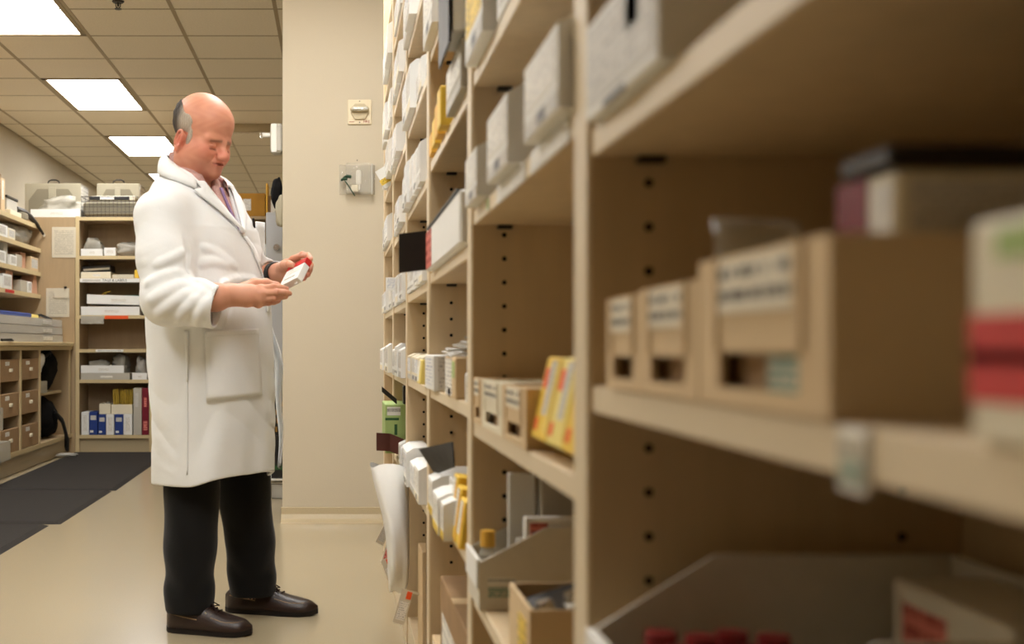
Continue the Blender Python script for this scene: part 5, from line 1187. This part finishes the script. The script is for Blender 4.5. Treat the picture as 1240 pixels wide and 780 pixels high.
for pl, rr in (([(238, 322), (258, 317), (278, 325)], .008), ([(240, 299), (262, 307), (287, 328)], .007), ([(262, 347), (288, 338), (312, 343)], .007), ([(234, 340), (252, 346), (270, 360)], .006),
               ([(176, 347), (196, 336), (222, 331)], .010), ([(178, 368), (200, 353), (227, 343)], .010), ([(187, 384), (207, 368), (232, 352)], .009), ([(186, 322), (206, 313), (226, 303)], .006),
               ([(214, 391), (226, 372), (240, 360)], .008), ([(236, 396), (243, 378), (252, 362)], .006)):
    hp2 = [hit(*q) for q in pl]; vd = [np.array((0, .35*rr, 0)) for q in pl]
    cxy = [pl[0], tuple(2*pl[1][k]-(pl[0][k]+pl[2][k])/2 for k in (0, 1)), pl[2]]; n_ = 11; pts = []; rs_ = []
    for i in range(n_):
        t = i/(n_-1); q = [(1-t)**2*cxy[0][k]+2*t*(1-t)*cxy[1][k]+t*t*cxy[2][k] for k in (0, 1)]; pts.append(hit(*q)); rs_.append(rr*(.25+.75*math.sin(math.pi*(.08+.84*t))**.8))
    pts = [sum(pts[max(0, i-2):i+3])/len(pts[max(0, i-2):i+3])+np.array((0, 1.1*rr, 0)) for i in range(n_)]
    K.chain(pts, [q*.7 for q in rs_], .021)
for (pts, rs) in (([wp(226, 282, 3.60), wp(229, 305, 3.59), wp(225, 335, 3.58)], [.004, .010, .003]),):
    for i in range(2): K.cone(pts[i], pts[i+1], rs[i], rs[i+1], .014, 's')
# cuts: cuff mouths, hollow skirt, neck and front opening
eR = (cuR-elR)/np.linalg.norm(cuR-elR); eL = (wrL-cuL)/np.linalg.norm(wrL-cuL)
def plane_cut(c, e, r):
    def fn(X, Y, Z): return np.maximum(-((X-c[0])*e[0]+(Y-c[1])*e[1]+(Z-c[2])*e[2]), np.sqrt((X-c[0])**2+(Y-c[1])**2+(Z-c[2])**2)-r)
    return fn
cR = cuR+eR*.014
K.put(cR-.13, cR+.13, plane_cut(cR, eR, .125), .004, 's'); K.cone(cR-eR*.07, cR+eR*.03, .056, .0585, .004, 's')
cL = cuL+eL*.008
K.put(cL-.1, cL+.1, plane_cut(cL, eL, .085), .004, 's'); K.cone(cL-eL*.06, cL+eL*.03, .042, .044, .004, 's')
K.put((-.72, 3.42, .44), (-.13, 4.24, .66), lambda X, Y, Z: np.maximum(torso(X, Y, Z, -.014)[0]+folds(X, Y, Z, torso(X, Y, Z)[1], torso(X, Y, Z)[2], 1), Z-.62), .004, 's')
def vneck(X, Y, Z):
    d, f, l, a, b = torso(X, Y, Z, -.034); wv = .085*np.clip((Z-1.235)/.19, 0, 1.35)
    return np.maximum.reduce([np.abs(l-.014)-wv, .02-f, 1.235-Z, -d-.03*0-.0])
K.put((-.6, 3.5, 1.2), (-.13, 4.2, 1.54), vneck, .004, 's')
K.cone(nb+np.array((-.004, 0, -.02)), hp_(-.02, 0, -.05), .082, .082, .006, 's')
me, V = K.mesh('lab_coat'); coat = link('lab_coat', me, 'coat', person); coat['label'] = 'long white cotton lab coat'
bvh = BVHTree.FromPolygons([tuple(p) for p in V], [tuple(p.vertices) for p in me.polygons])
camp = Vector((0, 0, EYE))
def onto(x, y, off):
    """point on the coat seen along a pixel's direction, lifted off the cloth"""
    d = (W(x, y, YM)-camp).normalized(); h, n, i, t = bvh.ray_cast(camp, d)
    if h is None: h, n, i, t = bvh.find_nearest(W(x, y, YM-.12))
    return h+n*off, n
def smooth_grid(G, it=2):
    for _ in range(it):
        H = [[p.copy() for p in r] for r in G]
        for i in range(1, len(G)-1):
            for j in range(1, len(G[0])-1): H[i][j] = (G[i-1][j]+G[i+1][j]+G[i][j-1]+G[i][j+1]+G[i][j]*2)/6
        G = H
    return G
def patch(name, left, right, off, th, n=14, m=8, material='coat', parent=None, bulge=0, it=2):
    """cloth piece between two polylines of pixels, laid on the coat"""
    def along(pl, t):
        L = [0]
        for a, b in zip(pl, pl[1:]): L.append(L[-1]+math.dist(a, b))
        s = t*L[-1]
        for i in range(len(pl)-1):
            if s <= L[i+1]+1e-9: q = (s-L[i])/(L[i+1]-L[i]); return tuple(pl[i][k]+(pl[i+1][k]-pl[i][k])*q for k in (0, 1))
    G = []
    for i in range(n):
        a, b = along(left, i/(n-1)), along(right, i/(n-1)); r = []
        for j in range(m):
            t = j/(m-1); p, nn = onto(a[0]+(b[0]-a[0])*t, a[1]+(b[1]-a[1])*t, off+bulge*math.sin(math.pi*t)*math.sin(math.pi*min(1, i/(n-1)*.9+.1)))
            r.append(p)
        G.append(r)
    G = smooth_grid(G, it)
    return MB().sheet(G, -th).build(name, material, parent or coat, smooth=True) if False else MB().sheet(G, th).build(name, material, parent or coat, smooth=True)
patch('hip_pocket', [(248, 402), (249, 440), (250, 486)], [(311, 399), (314, 440), (316, 478)], .0065, .004, 16, 16, bulge=.004)
patch('pocket_hem', [(248, 401), (248, 408)], [(311, 398), (311, 405)], .0085, .003, 4, 16)
patch('side_seam', [(225, 405), (226, 470), (226, 575)], [(227, 405), (227.6, 470), (227.6, 575)], .0022, .0015, 30, 3)
patch('pocket_slit', [(224, 400), (226, 462)], [(228.5, 400), (228, 462)], .006, .004, 16, 3)
patch('cuff_seam', [(257, 348), (256, 370), (257, 394)], [(258.4, 348), (257.4, 370), (258.4, 394)], .0028, .002, 14, 3)
patch('front_edge', [(293, 287), (304, 303), (316, 332), (321, 352), (322, 378)], [(297, 286), (308, 302), (319, 331), (323.5, 352), (324.5, 378)], .006, .004, 24, 4)
# lapels and collar follow the torso's own surface
ncen = np.array((XX(231, YM), YM, 0))
def tpt(h, f, l, out=.006):
    """point on the coat surface at height h in the direction (f, l), lifted by out"""
    cx = np.interp(h, SZ, SCX); a = np.interp(h, SZ, SA); b = np.interp(h, SZ, SB); kk = (abs(l/a)**2.25+abs(f/b)**2.25)**(1/2.25); s_ = 1/kk+out/max(math.hypot(f, l), 1e-4)
    f, l = f*s_, l*s_; return Vector((cx+tf[0]*f+tl[0]*l, YM+tf[1]*f+tl[1]*l, h))
def tptl(h, l, out):
    a = np.interp(h, SZ, SA); b = np.interp(h, SZ, SB); f = b*max(1-abs(l/a)**2.25, .02)**(1/2.25); cx = np.interp(h, SZ, SCX); return Vector((cx+tf[0]*(f+out)+tl[0]*l, YM+tf[1]*(f+out)+tl[1]*l, h))
for sd in (-1, 1):
    G1 = []
    for i in range(22):
        h = 1.236+(1.392-1.236)*i/21; wv = .085*np.clip((h-1.235)/.19, 0, 1.35); li = .014+sd*(wv-.004)
        wd = np.interp(h, [1.236, 1.29, 1.345, 1.362, 1.368, 1.392], [.004, .036, .064, .066, .036, .034]); row_ = []
        for j in range(7):
            t = j/6; row_.append(tptl(h, li+sd*wd*t, .005+.007*math.sin(math.pi*min(1, t*1.1))+.003*t))
        G1.append(row_)
    MB().sheet(G1, .004 if sd > 0 else -.004).build('lapel', 'coat', coat, smooth=True)
top_r = [(-.070, 0, 1.502), (-.056, .055, 1.492), (-.012, .080, 1.468), (.045, .078, 1.430), (.088, .066, 1.392)]
out_r = [(-.10, 0, 1.445), (-.085, .075, 1.436), (-.03, .115, 1.418), (.05, .115, 1.392), (.10, .092, 1.366)]
def ip(R, t):
    q = t*(len(R)-1); i = min(int(q), len(R)-2); s_ = q-i; return np.array(R[i])*(1-s_)+np.array(R[i+1])*s_
G1 = []
for i in range(-16, 17):
    t = abs(i)/16; sd = 1 if i >= 0 else -1; a_, b_ = ip(top_r, t), ip(out_r, t); row_ = []
    A = Vector((ncen[0]+tf[0]*a_[0]+tl[0]*a_[1]*sd, YM+tf[1]*a_[0]+tl[1]*a_[1]*sd, a_[2])); Bq = tpt(b_[2], b_[0], b_[1]*sd, .008)
    for j in range(6):
        s_ = j/5; p = A.lerp(Bq, s_); o_ = (Bq-Vector((ncen[0], YM, Bq.z))); o_.z = 0; o_.normalize(); row_.append(p+o_*(.010*math.sin(math.pi*s_))+Vector((0, 0, .012*math.sin(math.pi*s_))))
    G1.append(row_)
MB().sheet(G1, .005).build('coat_collar', 'coat', coat, smooth=True)
# chest pocket on the far panel and the loose far front panel
cp = [[np.array(W(311+9*j/4, 268+44*i/6, 3.90-.006*math.sin(j))) for j in range(5)] for i in range(7)]
MB().sheet([[Vector(p)+Vector((.0, .04*(j/4), 0)) for j, p in enumerate(r)] for r in cp], .008).build('chest_pocket', 'coat', coat, smooth=True)
pn = MB().tube([tuple(W(306.5, 264.5, 3.86)), tuple(W(308, 276, 3.87))], .0042, 6); pn.build('pen', 'print_dark', coat)
fpn = []
for i in range(22):
    t = i/21; yp = 386+(566-386)*t; xm = 326+14*sm(0, .35, t)-2.5*sm(.75, 1, t)+1.2*math.sin(t*9); wd = 7+3*math.sin(t*5)
    fpn.append([W(xm-wd*.5-6*(1-t)*.4, yp, 3.99+.02*t), W(xm, yp, 3.935-.01*math.sin(t*7)), W(xm+wd*.32, yp+1.5*t, 3.95+.01*math.sin(t*6))])
MB().sheet(fpn, .006).build('loose_front_panel', 'coat', coat, smooth=True)
for yp in (330, 352): 
    p, nn = onto(319.5 if yp < 340 else 321.5, yp, .008); MB().cyl(p, p+nn*.003, .0065, None, 10).build('button', 'white_plastic', coat)
# shirt
Sf = Field(axis((-.62, -.14, .005)), axis((3.58, 4.12, .006)), axis((1.10, 1.50, .005)))
Sf.put((-.62, 3.58, 1.1), (-.14, 4.12, 1.5), lambda X, Y, Z: np.maximum.reduce([torso(X, Y, Z, -.014)[0], 1.12-Z, Z-1.45]), .004)
Sf.cone(nb+np.array((.004, 0, .0)), hp_(-.018, 0, -.07), .0745, .068, .01); Sf.cone(nb+np.array((0, 0, -.2)), hp_(-.02, 0, .02), .0, .0, .004) if False else None
Sf.put((-.62, 3.58, 1.3), (-.14, 4.12, 1.5), lambda X, Y, Z: np.maximum.reduce([np.sqrt((X-HC[0])**2+(Y-HC[1])**2+(Z-HC[2])**2)*0+np.abs(((X-ncen[0])*tl[0]+(Y-YM)*tl[1]))-.03*np.clip((Z-1.34)/.1, 0, 1.2), .03-((X-ncen[0])*tf[0]+(Y-YM)*tf[1]), 1.34-Z]), .004, 's')
me, V = Sf.mesh('shirt'); shirt = link('shirt', me, 'shirt', person); shirt['label'] = 'pinkish patterned open-collar shirt'
for sd in (-1, 1):
    G1 = []
    for i in range(14):
        q = math.radians(18+130*i/13)*sd; bk, s_ = math.cos(q), math.sin(q); dirv = np.array((-tf[0]*bk+tl[0]*s_, -tf[1]*bk+tl[1]*s_))
        zt = 1.475*.5*(1+bk)+1.395*.5*(1-bk); c_ = []
        for (rr, dz_) in ((.066, .0), (.072, .014), (.082, .002), (.092, -.022-.02*(i/13))):
            p = np.array((ncen[0]+.010, ncen[1]))+dirv*(rr+.014*(bk < 0)*(-bk)*2); c_.append(Vector((p[0], p[1], zt+dz_)))
        G1.append(c_)
    MB().sheet(G1, .003).build('shirt_collar', 'shirt', shirt, smooth=True)
pk = []
for i in range(12):
    t = i/11; z = 1.385-.14*t; d_ = np.interp(z, SZ, SB)-.012; cx = np.interp(z, SZ, SCX)
    pk.append([Vector((cx+tf[0]*(d_+.002)+tl[0]*(.028-.014*t+.010*j), YM+tf[1]*(d_+.002)+tl[1]*(.028-.014*t+.010*j), z)) for j in (0, .6, 1.2)])
MB().sheet(pk, .003).build('shirt_placket', 'shirt_trim', shirt, smooth=True)
# ---------------------------------------------------------------- trousers
T = Field(axis((-.62, -.14, .005)), axis((3.58, 4.14, .005)), axis((.03, .80, .005)))
def leg(pts, rs, sx):
    for i in range(len(pts)-1):
        a, b = np.array(pts[i]), np.array(pts[i+1]); ba = b-a; L2 = (ba**2).sum(); m = .15
        def fn(X, Y, Z, a=a, b=b, ba=ba, L2=L2, r0=rs[i], r1=rs[i+1]):
            px, py, pz = X-a[0], Y-a[1], Z-a[2]; t = np.clip((px*ba[0]+py*ba[1]+pz*ba[2])/L2, 0, 1)
            w_ = .0035*np.sin(Z*46+3*np.sin(X*24+sx))*sm(.34, .12, Z)+.0025*np.sin(X*50+Z*12+sx)
            return np.sqrt((px-t*ba[0])**2+((py-t*ba[1])*1.12)**2+((pz-t*ba[2])*.5)**2)-(r0+(r1-r0)*t)+w_
        T.put(np.minimum(a, b)-m, np.maximum(a, b)+m, fn, .012)
leg([wp(236, 470, 3.80), wp(232, 590, 3.785), wp(230, 660, 3.765), wp(230, 728, 3.745)], [.086, .086, .082, .077], 0)
leg([wp(285, 470, 3.93), wp(296, 590, 3.955), wp(304, 660, 3.975), wp(306, 712, 3.985)], [.092, .086, .080, .075], 2)
T.put((-.62, 3.58, .62), (-.14, 4.14, .8), lambda X, Y, Z: np.maximum(torso(X, Y, Z, -.03)[0], .66-Z), .03)
T.put((-.62, 3.58, .03), (-.14, 3.86, .2), lambda X, Y, Z: Z-(.058+.06*(X+.48)*0), .006, 's')
T.put((-.62, 3.86, .03), (-.14, 4.14, .2), lambda X, Y, Z: Z-.060, .006, 's')
me, V = T.mesh('trousers'); tr = link('trousers', me, 'trousers', person); tr['label'] = 'black straight trousers'
# ---------------------------------------------------------------- shoes
def shoe(heel, toe, label):
    h, t_ = np.array(heel), np.array(toe); d = t_-h; Ln = np.linalg.norm(d[:2]); e = np.array((d[0]/Ln, d[1]/Ln)); s_ = np.array((-e[1], e[0]))
    o = empty('shoe', (h[0], h[1], 0)); o.parent = person; o['label'] = label; o.rotation_euler = (0, 0, math.atan2(e[1], e[0]))
    xs = .5-.5*np.cos(np.linspace(0, math.pi, 44))*(1-.0); tx = np.linspace(0, 1, 201); kr = np.hanning(25); kr /= kr.sum()
    def smt(a, b): return np.convolve(np.pad(np.interp(tx, a, b), 12, mode='reflect', reflect_type='odd'), kr, 'valid')
    wt_ = smt([0, .04, .12, .3, .5, .7, .85, .94, 1], [.006, .026, .034, .036, .040, .047, .043, .030, .010]); tt_ = smt([0, .05, .15, .3, .42, .55, .68, .8, .92, 1], [.055, .075, .08, .082, .083, .074, .060, .052, .045, .030])
    def width(x): return np.interp(x, tx, wt_)*min(1, math.sqrt(max(0, 1-((x-.9)/.1)**2)) if x > .9 else 1)*min(1, math.sqrt(max(0, 1-((.08-x)/.08)**2)) if x < .08 else 1)+.001
    def top(x): return np.interp(x, tx, tt_)
    up = []; so = []
    for x in xs:
        w_, tp = width(x), top(x); ring = []
        for k in range(17):
            q = math.pi*k/16; cz = math.sin(q)**.75; cy = math.copysign(abs(math.cos(q))**.62, math.cos(q)); ring.append(Vector((x*Ln, w_*cy*(1-.28*cz**2), .010+(tp-.010)*cz)))
        up.append(ring)
    MB().sheet(up, .003).build('upper', 'leather', o, smooth=True)
    pts = [(x*Ln*1.02-.003, width(x)+.003) for x in xs]; poly = pts+[(a, -b) for a, b in pts[::-1]]
    m = MB(); n = len(poly); rise = lambda a: .006*max(0, (a/Ln-.8)/.2)**2
    vs = [(a, b, rise(a)) for a, b in poly]+[(a*1.0, b*1.02, .015+rise(a)) for a, b in poly]; m.add(vs, [(i, (i+1) % n, n+(i+1) % n, n+i) for i in range(n)]+[tuple(range(n-1, -1, -1)), tuple(range(n, 2*n))]); m.build('sole', 'sole', o)
    # raised apron seam round the toe, laces, eyelets
    ap = []
    for q in np.linspace(-1, 1, 31):
        x = .56+.36*(1-abs(q)**3); cz = 1-.32*min(1, abs(q)*1.25)**1.4; qa = math.asin(min(1, cz**(1/.75))); cy = abs(math.cos(qa))**.62
        ap.append((x*Ln, math.copysign(width(x)*cy*(1-.28*cz**2)*1.03, q), .0105+(top(x)-.010)*cz*1.01))
    MB().tube(ap, .0022, 6).build('apron_seam', 'stitch', o)
    for k in range(3):
        x = .50+.055*k; zt = top(x)+.003
        MB().tube([(x*Ln, -.024, zt-.012), (x*Ln+.005, -.01, zt), (x*Ln+.008, .01, zt), (x*Ln, .024, zt-.012)], .0024, 6).build('lace', 'lace', o)
        for sd in (-1, 1): MB().cyl((x*Ln, sd*.0265, zt-.016), (x*Ln, sd*.0295, zt-.015), .004, None, 8).build('eyelet', 'chrome', o)
    x = .52; zt = top(x)+.006
    MB().tube([(x*Ln, 0, zt), (x*Ln+.012, -.02, zt+.012), (x*Ln+.03, -.034, zt-.004), (x*Ln+.022, -.016, zt-.002), (x*Ln, 0, zt), (x*Ln-.006, .02, zt+.012), (x*Ln+.014, .036, zt-.004), (x*Ln, 0, zt)], .0022, 6).build('lace_bow', 'lace', o)
    MB().tube([(.02, -.027, .058), (.06, -.034, .052), (.11, -.037, .046)], .002, 6).build('side_stitch', 'stitch', o)
    return o
shoe((XX(203, 3.74), 3.745, 0), (XX(305, 3.70), 3.675, 0), 'dark brown leather moccasin shoe nearer the viewer')
shoe((XX(273, 3.99), 4.02, 0), (XX(384, 3.98), 3.955, 0), 'dark brown leather moccasin shoe stepping ahead')
# wristwatch on the far wrist
wa = (wrL-elL); wa /= np.linalg.norm(wa); wc = np.array(W(333, 332, 3.885)); u1 = np.cross(wa, (0, 1, 0)); u1 /= np.linalg.norm(u1); u2 = np.cross(wa, u1)
ring = [wc+(u1*math.cos(q)*.034+u2*math.sin(q)*.034) for q in np.linspace(0, 2*math.pi, 25)]
wch = empty('wristwatch', (0, 0, 0)); wch.parent = person; wch['label'] = 'black wristwatch'
MB().tube([tuple(p) for p in ring], .0062, 8, cap=False).tube([tuple(p+wa*.006) for p in ring], .0062, 8, cap=False).build('strap', 'black_plastic', wch, smooth=True)
pc = wc-u2*.034-u1*.01; MB().cyl(pc, pc-u2*.008, .017, None, 18).build('watch_case', 'black_plastic', wch)
# the small carton in his hands
e1 = np.array((.649, -.707, .282)); e1 /= np.linalg.norm(e1); v_ = np.array((-.33, -.594, -.736)); v_ -= e1*v_.dot(e1); v_ /= np.linalg.norm(v_); nn = np.cross(v_, e1)
if nn[1] > 0: nn = -nn
c0 = np.array(W(347, 329, 3.69))
o = empty('medicine_box', c0, 0, 'small white medicine box with red end held in both hands', 'box')
o.matrix_world = Matrix(((e1[0], v_[0], nn[0], c0[0]), (e1[1], v_[1], nn[1], c0[1]), (e1[2], v_[2], nn[2], c0[2]), (0, 0, 0, 1)))
MB().box((0, 0, -.022), (.088, .066, 0), .0012).build('body', 'white_card', o)
MB().box((-.0006, -.022, -.0226), (.0886, -.0002, .0006), .0008).build('red_end', 'red_card', o)
for k in range(4): MB().box((.010+.019*k, -.019, .0006), (.020+.019*k, -.005, .0012), 0).build('letter_block', 'pink_red', o)
MB().box((.03, .006, 0), (.082, .026, .0007), 0).build('print_label', 'print_white', o); MB().box((.016, .044, 0), (.066, .0465, .0009), 0).build('slit', 'grey_card', o)
MB().box((.066, .066, -.016), (.076, .074, -.012), .001).build('side_tab', 'white_card', o)
